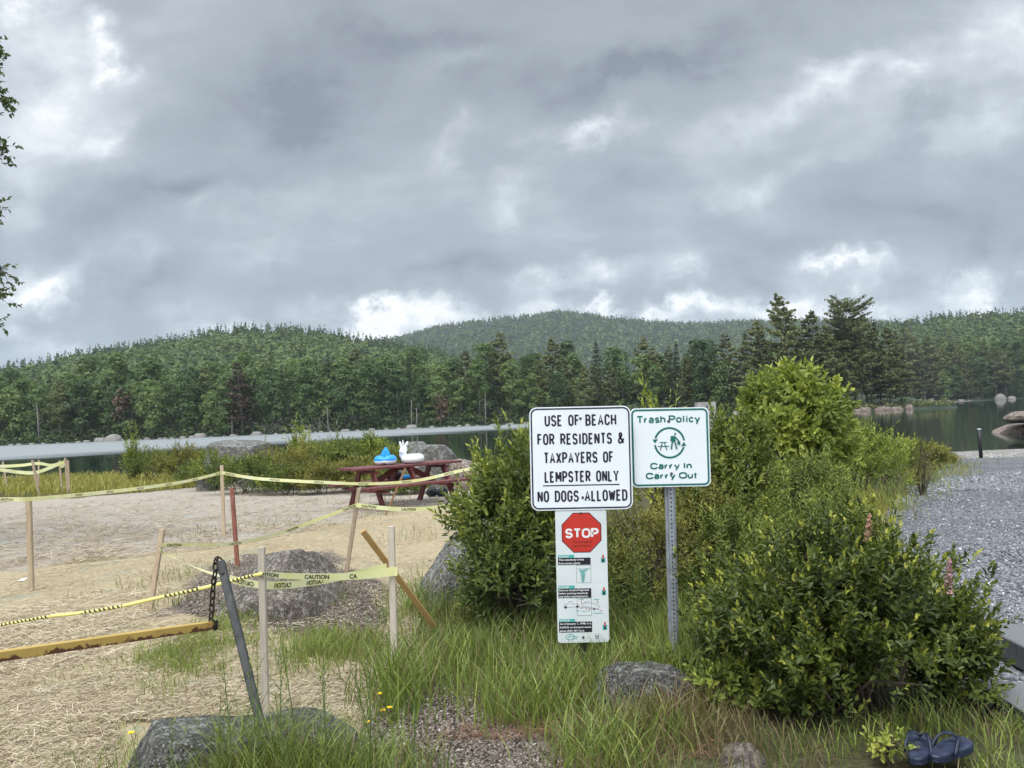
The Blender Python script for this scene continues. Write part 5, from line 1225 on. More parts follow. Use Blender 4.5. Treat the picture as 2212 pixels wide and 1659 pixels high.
def shrub(label, c, r, h, leaf=(.04, .018), twigs=500, per=9, tw=.13, mat='mid', stems=14, bare=.1, tip=.35, upright=.5, seed=0, cat='shrub', tone=.42, name='shrub', rough=.18, lean=(0, 0), spread=.55, shell=.55, flat=1.0, zc=.42, vr=.58, clump=1.15):
    """leaves on twigs through a rounded volume of uneven outline, carried by stems from the ground"""
    global rng
    st = rng; rng = np.random.default_rng(seed+900); c = np.array(c, float); rx, ry = (r, r) if np.isscalar(r) else r
    o = thing(name, label, cat, tuple(c))
    nh = max(10, twigs//11); hd = rdir(nh); hd[:, 2] = np.abs(hd[:, 2])*1.05 - (.12 if zc < .5 else .45); hd = unit(hd); hi = rng.integers(0, nh, twigs)
    d = unit(hd[hi] + rng.normal(0, clump/math.sqrt(nh), (twigs, 3)))
    bumpy = 1 + rough*np.array([mnoise.noise(Vector(v)*2.2 + Vector((seed, 0, 0))) for v in d])*2 + rng.normal(0, .05, twigs)
    hr = rng.normal(0, .09, nh)[hi]; rad = (shell + (1-shell)*rng.random(twigs)**.6)*bumpy + hr; rad = np.where(rng.random(twigs) < .03, rad*1.16, rad)
    p = d*rad[:, None]*np.array([rx, ry, h*vr]); p[:, 2] += h*zc
    p[:, :2] += np.array(lean)*(p[:, 2:3]/h)
    keep = p[:, 2] > h*bare*(1+rng.normal(0, .4, twigs)); p = p[keep]; d = d[keep]; rad = rad[keep]; n = len(p)
    td = unit(d*np.array([.75, .75, .5])*(1-upright*.5) + np.array([0, 0, 1])*upright + rdir(n)*.38)
    L_ = tw*rng.uniform(.6, 1.3, n)
    base = c + p - td*L_[:, None]*.5
    mb = MB(); k = np.arange(per)/max(1, per-1)
    ga = (np.arange(per)*2.4)[None] + rng.uniform(0, 6.28, (n, 1))
    s1 = unit(np.cross(td, np.array([.3, .5, .81]))); s2 = np.cross(td, s1)
    radial = np.cos(ga)[..., None]*s1[:, None] + np.sin(ga)[..., None]*s2[:, None]
    pos = base[:, None] + td[:, None]*(L_[:, None]*(.1+.9*k[None]))[..., None]
    up = (.25 + .75*k[None]**1.5)
    ld = radial*(spread*(1.25 - up))[..., None] + td[:, None]*up[..., None]*.9 + rng.normal(0, .15, (n, per, 3))
    nrm = td[:, None] - radial*.3 + rng.normal(0, .2, (n, per, 3)) + np.array([0, 0, .35])
    sz = leaf[0]*rng.uniform(.65, 1.15, (n, per))*(1 - .35*k[None]**2); wd = sz*leaf[1]/leaf[0]*rng.uniform(.8, 1.15, (n, per))
    young = (rng.random(n) < .55)[:, None]*(k[None] > .72)*(rad > .78)[:, None]
    cv = np.array([mnoise.noise(Vector(v)*(1.9/max(.35, h*.5)) + Vector((seed*3.3, 0, 0))) for v in p])[:, None]*.30
    tn = np.clip(tone + cv + (rng.normal(0, .10, nh)[hi])[keep][:, None] + rng.normal(0, .07, (n, 1)) + rng.normal(0, .07, (n, per)) + tip*young*rng.uniform(.4, 1.1, (n, 1)), 0, 1)
    leaves(mb, pos.reshape(-1, 3), ld.reshape(-1, 3), nrm.reshape(-1, 3), sz.ravel(), wd.ravel(), tn.ravel())
    mb.part('foliage', M['g_'+mat], o)
    sb = MB()
    for q in rng.integers(0, n, max(4, n//26)):                # bare dead twig ends
        e = c + p[q] + d[q]*np.array([rx, ry, h])*.10; tube(sb, [c+p[q]*np.array([.6, .6, .7]), c+p[q], e + rng.normal(0, .02, 3)], [.004, .003, .001], 3, caps=False)
    for q in range(stems):
        i = rng.integers(n); a = rng.uniform(0, 6.28); g = np.array([math.cos(a)*rx*.35, math.sin(a)*ry*.35, 0])*rng.random()
        e = p[i]; m_ = (g + e)/2 + np.array([0, 0, .12*h]) + rng.normal(0, .03*h, 3)
        tube(sb, [c+g-np.array([0, 0, .08]), c+m_, c+e], [.010*h+.003, .007*h+.002, .002], 4, caps=False)
        for w_ in range(3):
            i2 = rng.integers(n); 
            if np.linalg.norm(p[i2]-m_) < .6*h: tube(sb, [c+m_, c+(m_+p[i2])/2+np.array([0, 0, .03]), c+p[i2]], [.005, .004, .0015], 3, caps=False)
    sb.part('stems', M['twig'], o, True)
    rng = st; return o
def gp(px, Y):                                            # ground under a column, Y metres out
    r = ray(px, 1100); x = r.x/r.y*Y; return np.array([x, Y, float(gz(np.array(x), np.array(Y)))])
def topz(px, py, Y): return P(px, py, Y).z
def bush(label, px, Y, wpx, ytop, **kw):
    c = gp(px, Y); h = topz(px, ytop, Y) - c[2]; r = wpx/2/FPX*Y
    return shrub(label, c, kw.pop('r', None) or (r, r*kw.pop('deep', .9)), h, **kw)
# the big glossy bush in front
bush('large glossy bayberry bush with yellow-green tips in the right foreground', 1800, 4.0, 520, 1128, deep=.95, leaf=(.043, .022), twigs=2700, per=11, tw=.13, mat='bay', clump=1.7, stems=80, bare=.04, tip=.55, upright=.78, seed=1, tone=.41, rough=.2, shell=.45)
bush('low side shoots of glossy leaves reaching over the gravel road', 2015, 3.95, 190, 1375, leaf=(.048, .025), twigs=260, per=10, tw=.16, mat='bay', stems=14, tip=.3, upright=.6, seed=2, tone=.42, lean=(.08, 0))
bush('shrubby lower skirt of reddish-green shoots in front of the glossy bush', 1700, 3.85, 330, 1395, leaf=(.040, .021), twigs=420, per=10, tw=.13, mat='bay', stems=24, tip=.3, upright=.7, seed=3, tone=.46, shell=.3)
bush('leafy shoots at the left flank of the glossy bush', 1595, 4.45, 190, 1290, leaf=(.044, .02), twigs=260, per=10, tw=.15, mat='bay', stems=20, bare=.05, tip=.35, upright=.7, seed=31, tone=.42)
# behind and beside the signs
bush('dark leafy bush standing against the left side of the beach sign', 1118, 5.75, 270, 955, deep=.9, leaf=(.066, .029), twigs=760, per=9, tw=.2, mat='mid', stems=26, bare=.05, tip=.45, upright=.45, seed=4, tone=.52, rough=.2)
bush('lower dark bush spreading at the foot of the one left of the signs', 1095, 5.4, 210, 1160, leaf=(.055, .025), twigs=420, per=9, tw=.17, mat='dark', stems=14, bare=.02, tip=.25, upright=.35, seed=5, tone=.38)
bush('leafy shoots rising left of the beach sign toward the water', 1120, 6.3, 130, 915, leaf=(.06, .026), twigs=130, per=9, tw=.22, mat='bright', stems=12, bare=.3, tip=.5, upright=.8, seed=6, tone=.5)
bush('yellow-green fine-leaved bush between the two sign posts', 1380, 5.75, 210, 1085, leaf=(.038, .014), twigs=620, per=10, tw=.16, mat='olive', stems=16, bare=.0, tip=.2, upright=.5, seed=7, tone=.52)
bush('dark low bush behind the narrow stop panel', 1265, 5.9, 200, 1110, leaf=(.04, .018), twigs=400, per=9, tw=.15, mat='dark', stems=10, bare=.0, seed=8, tone=.42)
bush('tall sapling with pale leaf tips peeking above the trash policy sign', 1425, 6.9, 150, 858, leaf=(.075, .03), twigs=190, per=8, tw=.28, mat='bright', stems=14, bare=.25, tip=.4, upright=.7, seed=9, tone=.62)
bush('dense green bush right of the trash policy sign', 1570, 6.9, 230, 892, deep=1.0, leaf=(.062, .026), twigs=1000, per=9, tw=.18, mat='mid', stems=22, bare=.0, tip=.35, upright=.55, seed=10, tone=.46)
bush('olive bush behind the second sign post', 1500, 6.3, 200, 1060, leaf=(.045, .019), twigs=560, per=10, tw=.15, mat='olive', stems=12, bare=0, seed=11, tone=.50, tip=.2)
bush('bushy dark thicket right of the galvanised post', 1580, 5.9, 260, 1120, leaf=(.048, .02), twigs=640, per=10, tw=.15, mat='mid', stems=16, bare=0, seed=12, tone=.46, tip=.25)
bush('round-topped leafy tree-like bush rising highest behind the others', 1730, 10.2, 206, 803, deep=1.0, leaf=(.13, .062), twigs=1300, per=8, tw=.26, mat='bright', stems=14, bare=.22, shell=.8, zc=.64, vr=.36, tip=.15, upright=.15, seed=13, tone=.54, rough=.14, spread=.9)
bush('mid-green bush below the round-topped one', 1735, 8.6, 230, 992, leaf=(.06, .026), twigs=800, per=9, tw=.2, mat='mid', stems=16, bare=0, seed=14, tone=.47)
bush('bright green bush right of the round-topped one', 1862, 13.5, 190, 918, leaf=(.07, .032), twigs=760, per=8, tw=.22, mat='bright', stems=14, bare=0, seed=15, tone=.50)
bush('light green bush sloping toward the gravel road', 1925, 16.0, 150, 938, leaf=(.065, .03), twigs=640, per=8, tw=.2, mat='bright', stems=12, bare=0, seed=16, tone=.58)
bush('low green bush at the far edge of the gravel road', 1992, 20.5, 125, 957, leaf=(.09, .04), twigs=700, per=8, tw=.2, mat='olive', stems=10, bare=0, seed=17, tone=.55)
bush('dark green bush at the roadside in the middle of the thicket', 1715, 9.4, 170, 1005, leaf=(.055, .024), twigs=620, per=9, tw=.18, mat='mid', stems=14, bare=0, seed=18, tone=.38)
bush('thin feathery plant standing against the water right of the thicket', 1993, 13.5, 70, 935, leaf=(.05, .014), twigs=90, per=9, tw=.25, mat='olive', stems=10, bare=.1, seed=19, tone=.35, upright=.8)
bush('grassy olive shrub at the corner where gravel meets the water', 2046, 22.5, 60, 985, leaf=(.08, .022), twigs=380, per=8, tw=.22, mat='olive', stems=8, bare=0, seed=20, tone=.55, upright=.8)
def forbs(label, px, Y, wpx, ytop, n, mat, seed, lw=(.07, .013), tone=.5, flower=None):
    """leafy upright stalks like goldenrod"""
    global rng
    st = rng; rng = np.random.default_rng(seed+3000); c = gp(px, Y); H = topz(px, ytop, Y)-c[2]; o = thing('leafy_plant', label, 'plant', tuple(c)); mb = MB(); sb = MB(); w = wpx/2/FPX*Y
    for k in range(n):
        a = rng.uniform(0, 6.28); q = math.sqrt(rng.random()); g = c + np.array([math.cos(a)*w*q, math.sin(a)*w*.7*q, 0]); g[2] = float(gz(np.array(g[0]), np.array(g[1])))
        h = H*rng.uniform(.6, 1.05); ln = rng.normal(0, .10, 2)*h; top = g + np.array([ln[0], ln[1], h]); mid = (g+top)/2 + np.array([-ln[0]*.2, -ln[1]*.2, 0])
        tube(sb, [g, mid, top], [.004, .0035, .0015], 4, caps=False); m = int(h/.016); t = np.linspace(.22, 1, m)
        pos = np.where(t[:, None] < .5, g + (mid-g)*t[:, None]*2, mid + (top-mid)*(t[:, None]*2-1)); aa = np.arange(m)*2.4 + rng.uniform(0, 6)
        dd = np.stack([np.cos(aa), np.sin(aa), .35 + .9*t**3], 1); leaves(mb, pos, dd, np.tile([[0, 0, 1.]], (m, 1)) + rng.normal(0, .2, (m, 3)), lw[0]*(1.15-.75*t**2)*rng.uniform(.8, 1.2, m), lw[1]*(1.1-.6*t**2), np.clip(tone + .22*t + rng.normal(0, .08, m), 0, 1), .15)
    mb.part('leaves', M['g_'+mat], o); sb.part('stalks', M['stalk'], o, True); rng = st; return o
forbs('upright feathery goldenrod-like stalks in the middle of the thicket', 1665, 6.2, 190, 1015, 26, 'bright', 1)
forbs('leafy stalks in front of the dense green bush right of the signs', 1600, 5.5, 150, 1085, 18, 'mid', 2, tone=.45)
forbs('fern-like stalks beside the galvanised post', 1745, 6.8, 150, 1010, 16, 'mid', 3)
forbs('tall leafy stalks close right of the stop panel', 1345, 5.2, 110, 1135, 12, 'mid', 4, tone=.48)
forbs('pale leafy stalks by the gravel road', 1810, 12.5, 120, 1005, 18, 'bright', 5, tone=.55)
forbs('low leafy stalks beneath the boulder left of the bush', 1010, 5.6, 130, 1235, 12, 'olive', 6, tone=.5)
# shrubs at the back of the beach, by the lake
for (px, Y, w, top, mt, tn, lb) in [
  (330,27.5,110,972,'mid',.48,'left end of the shrubs in front of the lake'), (395,26.5,120,966,'olive',.50,'low shrub left of the flat-topped boulder'), (290,28.5,40,945,'bright',.5,'thin sapling at the left end of the lakeside shrubs'),
  (468,22.6,110,984,'mid',.50,'leafy shrub growing before the flat-topped boulder'), (428,24,80,1000,'mid',.45,'small shrub before the small rounded rock'), (535,20.5,150,988,'dark',.52,'dark rounded shrub beside the far corner stake'), (610,21.5,140,972,'olive',.52,'shrub hiding the foot of the sloping slab'),
  (651,22.8,70,930,'bright',.52,'tall sapling rising from the shrubs above the water'), (690,22.5,140,958,'olive',.55,'yellow-green shrub in the middle of the lakeside row'), (620,19.8,130,1012,'dark',.5,'low dark shrub at the front of the lakeside row'),
  (745,22,140,950,'mid',.5,'shrub left of the table in the lakeside row'), (700,19.6,150,1005,'olive',.5,'low olive shrub at the sand edge'), (810,22.5,120,944,'bright',.46,'shrub behind the blue float'),
  (790,20,140,990,'olive',.55,'olive shrub behind the table\'s left end'), (860,21,90,965,'mid',.5,'shrub in front of the big grey boulder\'s left side'), (870,18.6,120,1030,'mid',.42,'low shrub showing beneath the tabletop')]:
    bush('bushy ' + lb if lb.startswith('shrub') else lb, px, Y, w, top, leaf=(.085, .04), twigs=int(540*max(.5, w/120)), per=8, tw=.28, mat=mt, stems=8, bare=0, tip=.2, upright=.45, seed=40+px, tone=tn+.05, deep=.8)
# the tree whose branch ends hang in at the left edge
def edge_tree():
    Y = 10.0; c = gp(-560, Y); o = thing('broadleaf_tree', 'leafy tree outside the left edge with branch tips hanging into view', 'tree', tuple(c)); mb = MB(); tb = MB()
    H = 9.0; tube(tb, [c-[0,0,.3], c+[.05,0,H*.3], c+[-.1,0,H*.65], c+[0,0,H]], [.19, .16, .10, .03], 9)
    tips = [(-8,200,60),(-25,165,50),(6,218,34),(-6,322,56),(-25,300,50),(-18,448,36),(-30,480,34),(2,585,52),(-12,640,56),(-14,685,46),(-20,100,60),(-60,250,90),(-60,380,90),(-60,620,90),(-80,520,90),(-120,150,120),(-120,330,120),(-130,680,120)]
    for (px, py, sp) in tips:
        e = np.array(P(px, py, Y+rng.uniform(-.4, .4))); r0 = c + np.array([0, 0, max(1.6, e[2]-c[2]-rng.uniform(.4, 1.2))]); m = (r0+e)/2 + np.array([0, 0, .35])
        tube(tb, [r0, m, e], [.05, .03, .006], 5, caps=False); s = sp/FPX*Y*.5; n = int(13*sp/60)+3
        q = e + rng.normal(0, s*.42, (n, 3))*np.array([1, 1, 1.0]); td = unit(rng.normal(0, .6, (n, 3)) + np.array([.45, 0, -.35]))
        for a in range(9):
            k = a/8; pos = q + td*.16*k; dd = td + rng.normal(0, .8, (n, 3)) + np.array([0, 0, -.25]); leaves(mb, pos, dd, rng.normal(0, .5, (n, 3))+np.array([0, 0, 1]), .062*rng.uniform(.7, 1.2, n), .036, np.clip(rng.normal(.35, .14, n), 0, 1))
        for a in range(n): tube(tb, [e, (e+q[a])/2+np.array([0, 0, .04]), q[a]], [.006, .004, .002], 3, caps=False)
    # the rest of its crown, outside the picture
    n = 1500; d = rdir(n); q = c + np.array([-.6, 0, 5.6]) + d*np.array([2.0, 2.4, 3.2])*rng.uniform(.5, 1, (n, 1))
    for a in range(5): leaves(mb, q + rng.normal(0, .08, (n, 3)), rdir(n)+np.array([0, 0, -.3]), rdir(n)+np.array([0, 0, 1]), .07, .04, np.clip(rng.normal(.4, .14, n), 0, 1))
    mb.part('crown', M['g_dark'], o); tb.part('trunk', M['bark'], o, True)
edge_tree()

# ================================================================== ground cover
def scat(poly, n):
    """points on the ground under a polygon of the measured photograph"""
    a = np.array(poly, float); lo, hi = a.min(0), a.max(0); X, Y = [], []; got = 0
    while got < n:
        p = rng.uniform(lo, hi, (n*2, 2)); m = inpoly(p[:, 0], p[:, 1], a); X.append(p[m]); got += int(m.sum())
    p = np.concatenate(X)[:n]; return Gv(p[:, 0], p[:, 1])
def grassy(name, label, patches, mat='grass', kind='stuff'):
    mb = MB()
    for poly, n, h, tone, tsd, wd in patches:
        b = scat(poly, n); b[:, :2] += rng.normal(0, 1, (n, 2))*(.022*b[:, 1:2]); b[:, 2] = gz(b[:, 0], b[:, 1]); cl = np.sin(b[:, 0]*5.1+1.7*np.sin(b[:, 1]*4))*np.sin(b[:, 1]*6.3)    # clumping
        keep = rng.random(n) < .62 + .5*cl; b = b[keep]; m = len(b)
        hh = h*rng.uniform(.35, 1.2, m)*(1+.25*cl[keep]); a = rng.uniform(0, 6.28, m)
        ln = np.stack([np.cos(a), np.sin(a), 0*a], 1)*(hh*rng.uniform(.1, .75, m))[:, None]
        blades(mb, b - np.array([0, 0, .01]), hh, ln, wd*rng.uniform(.6, 1.3, m), np.where(rng.random(m) < (.16 if tone > .3 and mat == 'grass' else 0), rng.uniform(0, .22, m), np.clip(rng.normal(tone, tsd*1.25, m), .24 if tone > .3 else 0, 1)), rng.uniform(.4, 1.1))
    return tag(mb.part(name, M['g_'+mat]), label, 'grass', kind=kind)
GR = [
 ([(790,1450),(880,1390),(1000,1330),(1200,1340),(1330,1330),(1500,1340),(1560,1430),(1540,1500),(1260,1490),(1130,1490),(1030,1540),(980,1470),(860,1500)], 9500, .25, .57, .17, .0050),
 ([(790,1500),(850,1470),(930,1500),(920,1560),(840,1570)], 420, .34, .55, .10, .008), ([(420,1700),(820,1668),(880,1730),(420,1770)], 2200, .36, .55, .15, .0048), ([(1180,1600),(1330,1570),(1480,1590),(1440,1680),(1240,1690)], 1300, .24, .60, .16, .0055), ([(1040,1520),(1150,1480),(1260,1500),(1250,1580),(1090,1590)], 2000, .30, .62, .12, .0065),
 ([(180,1690),(520,1665),(820,1670),(900,1660),(960,1760),(200,1800)], 5200, .27, .55, .16, .0048), ([(830,1660),(900,1640),(920,1720),(830,1740)], 400, .22, .6, .12, .005),
 ([(330,1475),(325,1425),(420,1365),(520,1320),(565,1330),(560,1395),(440,1440),(410,1500)], 6000, .12, .68, .10, .0045), ([(600,1380),(700,1370),(830,1385),(830,1450),(640,1450)], 4200, .13, .64, .13, .0042),
 ([(100,1440),(600,1440),(840,1450),(840,1640),(100,1659)], 2000, .07, .58, .22, .0035), ([(0,1560),(240,1540),(260,1659),(0,1659)], 700, .08, .5, .25, .0035),
 ([(1220,1640),(1300,1570),(1550,1530),(1700,1600),(1780,1680),(1700,1780),(1200,1760)], 2200, .15, .20, .20, .0045), ([(1240,1530),(1560,1500),(1700,1560),(1560,1640),(1300,1600)], 2200, .15, .10, .08, .005),
 ([(1700,1600),(2000,1560),(2120,1540),(2260,1560),(2260,1760),(2130,1760),(2110,1660),(1980,1600),(1750,1640)], 1900, .15, .60, .16, .0055),
 ([(1330,1300),(1430,1270),(1540,1300),(1560,1410),(1450,1430),(1340,1400)], 3000, .30, .78, .12, .0055),
 ([(950,1300),(1060,1270),(1240,1290),(1340,1300),(1330,1400),(1000,1390),(860,1340)], 3400, .27, .48, .14, .006), ([(1290,1180),(1500,1160),(1700,1180),(1760,1280),(1560,1330),(1300,1300)], 3600, .32, .50, .16, .006),
 ([(850,1300),(920,1260),(1000,1280),(960,1360),(850,1400)], 1000, .26, .62, .12, .0055),
 ([(1880,1130),(1960,1040),(2060,1000),(2080,1010),(2000,1060),(1925,1110)], 1500, .30, .6, .18, .011), ([(1720,1040),(1900,1030),(1930,1070),(1860,1150),(1760,1180)], 2000, .34, .62, .15, .009),
 ([(500,1052),(760,1050),(900,1052),(980,1046),(960,1056),(520,1066)], 1400, .24, .40, .2, .012),
]
for (x, y, r, n, h, tn) in [(430,1160,26,90,.12,.5),(470,1150,30,120,.12,.4),(595,1132,22,90,.14,.45),(640,1135,30,60,.12,.4),(700,1083,30,70,.1,.45),(830,1078,30,110,.14,.4),(860,1090,30,90,.12,.4),(795,1115,25,50,.1,.5),
   (215,1278,24,70,.16,.5),(365,1248,26,110,.18,.55),(455,1235,30,140,.16,.6),(315,1268,20,50,.14,.4),(395,1300,26,130,.18,.35),(880,1168,16,60,.28,.62),(910,1165,22,50,.16,.55),(980,1120,20,50,.14,.6),
   (690,1300,34,420,.15,.42),(715,1285,20,160,.13,.45),(530,1320,26,260,.14,.36),(545,1300,20,120,.12,.4),(170,1455,40,110,.08,.62),(270,1460,30,90,.07,.7),(330,1420,20,60,.1,.6),(70,1600,30,80,.1,.55),(120,1640,50,120,.1,.5),(640,1400,20,60,.16,.72),(660,1420,14,70,.14,.72)]:
    GR.append(([(x-r, y), (x-r*.4, y-r*.35), (x+r*.6, y-r*.3), (x+r, y), (x+r*.3, y+r*.35), (x-r*.5, y+r*.3)], n, h, tn, .14, .0045 if y > 1150 else .009))
grassy('grass', 'loose green and dry grass around the signs, rocks and straw', GR)
grassy('marsh_grass', 'yellow-green marsh grass between the sand and the lake', [
 ([(-400,1068),(0,1058),(0,1036),(150,1028),(260,1018),(340,1026),(430,1040),(480,1052),(300,1062),(150,1071),(0,1068)], 15000, .34, .52, .22, .020),
 ([(1770,1105),(1870,1075),(1930,1085),(1880,1130),(1850,1190),(1800,1180)], 2600, .28, .62, .18, .009), ([(1960,1035),(2040,1000),(2078,1000),(2010,1040)], 1100, .22, .35, .22, .012)], 'yellowgrass')

M['straw'] = tonemat('dry_straw', [(0, (.12, .085, .055)), (.3, (.30, .23, .145)), (.65, (.50, .405, .265)), (1, (.68, .575, .42))], .8)
M['chips'] = tonemat('bark_chips', [(0, (.045, .032, .025)), (.4, (.15, .115, .09)), (.7, (.30, .25, .205)), (1, (.52, .47, .42))], .9)
M['needles'] = tonemat('red_brown_needles', [(0, (.10, .045, .03)), (1, (.30, .16, .09))], .9)
M['stones'] = tonemat('crushed_stones', [(0, (.07, .072, .08)), (.5, (.185, .188, .197)), (.85, (.32, .322, .33)), (1, (.55, .55, .55))], .75)
GREENP = [poly_px(g_[0]) for g_ in GR if g_[0][0] in ((330,1475), (600,1380))]
def strands(name, label, cat, specs, mat):
    mb = MB()
    for poly, n, ln, wd, tone, tsd in specs:
        b = scat(poly, n)
        if mat == 'straw': b = b[~(inpoly(b[:, 0], b[:, 1], MULCH[0]) | inpoly(b[:, 0], b[:, 1], MULCH[1])) | (rng.random(len(b)) < .12)]
        if mat == 'straw':
            pz = np.array([mnoise.fractal(Vector((q[0]*1.6, q[1]*1.1, 0)), 1, 2, 3) for q in b]); b = b[rng.random(len(b)) < np.clip(.62 + 1.1*pz, .12, 1)]
            gp_ = np.zeros(len(b), bool)
            for q in GREENP: gp_ |= inpoly(b[:, 0], b[:, 1], q)
            b = b[~gp_ | (rng.random(len(b)) < .35)]
        n = len(b); a = rng.normal(0, .9, n); l = ln*rng.uniform(.3, 1.3, n); d = np.stack([np.cos(a), np.sin(a), rng.normal(.02, .16, n)], 1); d = unit(d)*l[:, None]/2
        s = unit(np.cross(d, np.array([0, 0, 1.0])+rng.normal(0, .4, (n, 3))))*(wd*rng.uniform(.6, 1.4, n))[:, None]/2
        c = b + np.array([0, 0, 1])*(rng.uniform(.004, .022, n)+np.abs(d[:, 2]))[:, None]; bow = np.array([0, 0, 1])*(l*rng.uniform(0, .08, n))[:, None]
        V = np.stack([c-d-s, c-d+s, c+bow+s, c+bow-s, c+d+s, c+d-s], 1).reshape(-1, 3); k = np.arange(n)[:, None]*6
        mb.add(V, np.concatenate([k+np.array([[0, 1, 2, 3]]), k+np.array([[3, 2, 4, 5]])]), tone=np.repeat(np.clip(rng.normal(tone, tsd, n), 0, 1), 6))
    tag(mb.part(name, M[mat]), label, cat, kind='stuff')
strands('straw', 'golden straw mulch strewn over the sand on the left', 'straw', [
 ([(-60,1300),(0,1240),(480,1190),(760,1135),(1000,1095),(1000,1160),(860,1330),(850,1480),(780,1560),(240,1560),(220,1680),(-60,1680)], 76000, .078, .0025, .56, .20),
 ([(-60,1420),(420,1400),(850,1440),(820,1560),(260,1560),(240,1680),(-60,1680)], 34000, .072, .0023, .54, .23),
 ([(-60,1320),(330,1280),(420,1400),(-60,1470)], 9000, .13, .0030, .66, .2),
 ([(-60,1110),(180,1085),(480,1065),(760,1075),(960,1075),(760,1130),(480,1185),(0,1235),(-60,1245)], 20000, .15, .0055, .42, .18),
 ([(840,1290),(900,1250),(900,1420),(840,1500)], 1800, .14, .003, .5, .25)], 'straw')
def chips(name, label, cat, polys, size, mat, tone, tsd):
    mb = MB()
    for poly, n in polys:
        b = scat(poly, n) + np.array([0, 0, .008])
        nrm = unit(np.array([0, 0, 1.0]) + rng.normal(0, .45, (n, 3))); s = unit(np.cross(nrm, rng.normal(size=(n, 3)))); t = np.cross(nrm, s)
        sz = size*rng.uniform(.5, 1.4, (n, 1)); k = rng.uniform(.3, .75, (n, 1)); V = np.stack([b-s*sz-t*sz*k, b+s*sz-t*sz*k*.8, b+s*sz*.9+t*sz*k, b-s*sz*.8+t*sz*k*.9], 1)
        mb.add(V.reshape(-1, 3), np.arange(n)[:, None]*4+np.arange(4)[None], tone=np.repeat(np.clip(rng.normal(tone, tsd, n), 0, 1), 4))
    tag(mb.part(name, M[mat]), label, cat, kind='stuff')
chips('bark_chips', 'brown leaf litter and bark chips on the path and around the domed boulder', 'mulch', [
 ([(520,1200),(700,1190),(780,1240),(840,1265),(845,1340),(800,1385),(640,1372),(560,1345),(400,1330),(380,1310),(440,1240)], 16000),
 ([(790,1575),(880,1500),(1000,1480),(1110,1530),(1130,1590),(1230,1659),(1240,1720),(860,1720),(850,1640)], 17000)], .0080, 'chips', .42, .24)
strands('pine_needles', 'reddish pine needles matted on the chip path', 'needles', [([(930,1600),(1100,1540),(1260,1550),(1250,1590),(1080,1610)], 650, .09, .0018, .45, .3), ([(1250,1560),(1560,1560),(1600,1640),(1300,1659)], 600, .09, .002, .3, .3), ([(1280,1440),(1480,1440),(1480,1460),(1290,1460)], 200, .08, .002, .5, .3)], 'needles')
def stones():
    mb = MB(); V0, F0 = ICO[1]
    for poly, n, sz in (([(1880,1230),(1900,1120),(2050,1060),(2250,1060),(2260,1480),(2160,1470),(2080,1545),(2010,1500),(1960,1380)], 15000, .0125), ([(1940,1075),(2040,1035),(2250,1010),(2250,1060),(2050,1060),(1900,1120)], 5000, .020)):
        b = scat(poly, n); b = b[b[:, 0] > road_left(b[:, 1]) + rng.normal(.05, .10, n)]; n = len(b)
        r = sz*rng.uniform(.6, 1.5, (n, 1, 1)); sc = rng.uniform(.55, 1.25, (n, 1, 3)); Q = np.linalg.qr(rng.normal(size=(n, 3, 3)))[0]
        jit = 1 + rng.normal(0, .14, (n, len(V0), 1)); V = (V0[None]*sc*jit) @ Q * r + b[:, None] + np.array([0, 0, .012])
        # an eight-sided chip: every stone keeps only twelve corner points
        mb.add(V.reshape(-1, 3), (np.arange(n)[:, None, None]*len(V0) + F0[None]).reshape(-1, 3), tone=np.repeat(np.clip(rng.normal(.46, .2, n) + (rng.random(n) < .025)*.5, 0, 1), len(V0)))
    tag(mb.part('gravel', M['stones']), 'loose grey crushed stone on the road at the right', 'gravel', kind='stuff')
ICO[1] = (ICO[1][0][:12], None) if False else ICO[1]
def ico0():
    bm = bmesh.new(); bmesh.ops.create_icosphere(bm, subdivisions=1, radius=1); V = np.array([v.co[:] for v in bm.verts]); F = np.array([[v.index for v in f.verts] for f in bm.faces]); bm.free(); return V, F
stones()

mb = MB(); V0, F0 = ICO[1]; b = scat([(0,1090),(480,1060),(980,1050),(1000,1100),(860,1330),(840,1480),(260,1540),(0,1640)], 260); n = len(b)
r = .006*rng.uniform(.5, 1.8, (n, 1, 1))*(b[:, 1:2, None]/5)**.6; V = V0[None]*rng.uniform(.5, 1.2, (n, 1, 3))*r + b[:, None]
mb.add(V.reshape(-1, 3), (np.arange(n)[:, None, None]*len(V0) + F0[None]).reshape(-1, 3), tone=np.repeat(rng.uniform(0, .8, n), len(V0)))
tag(mb.part('pebbles', M['chips']), 'scattered pebbles and dark crumbs on the sand', 'pebbles', kind='stuff')
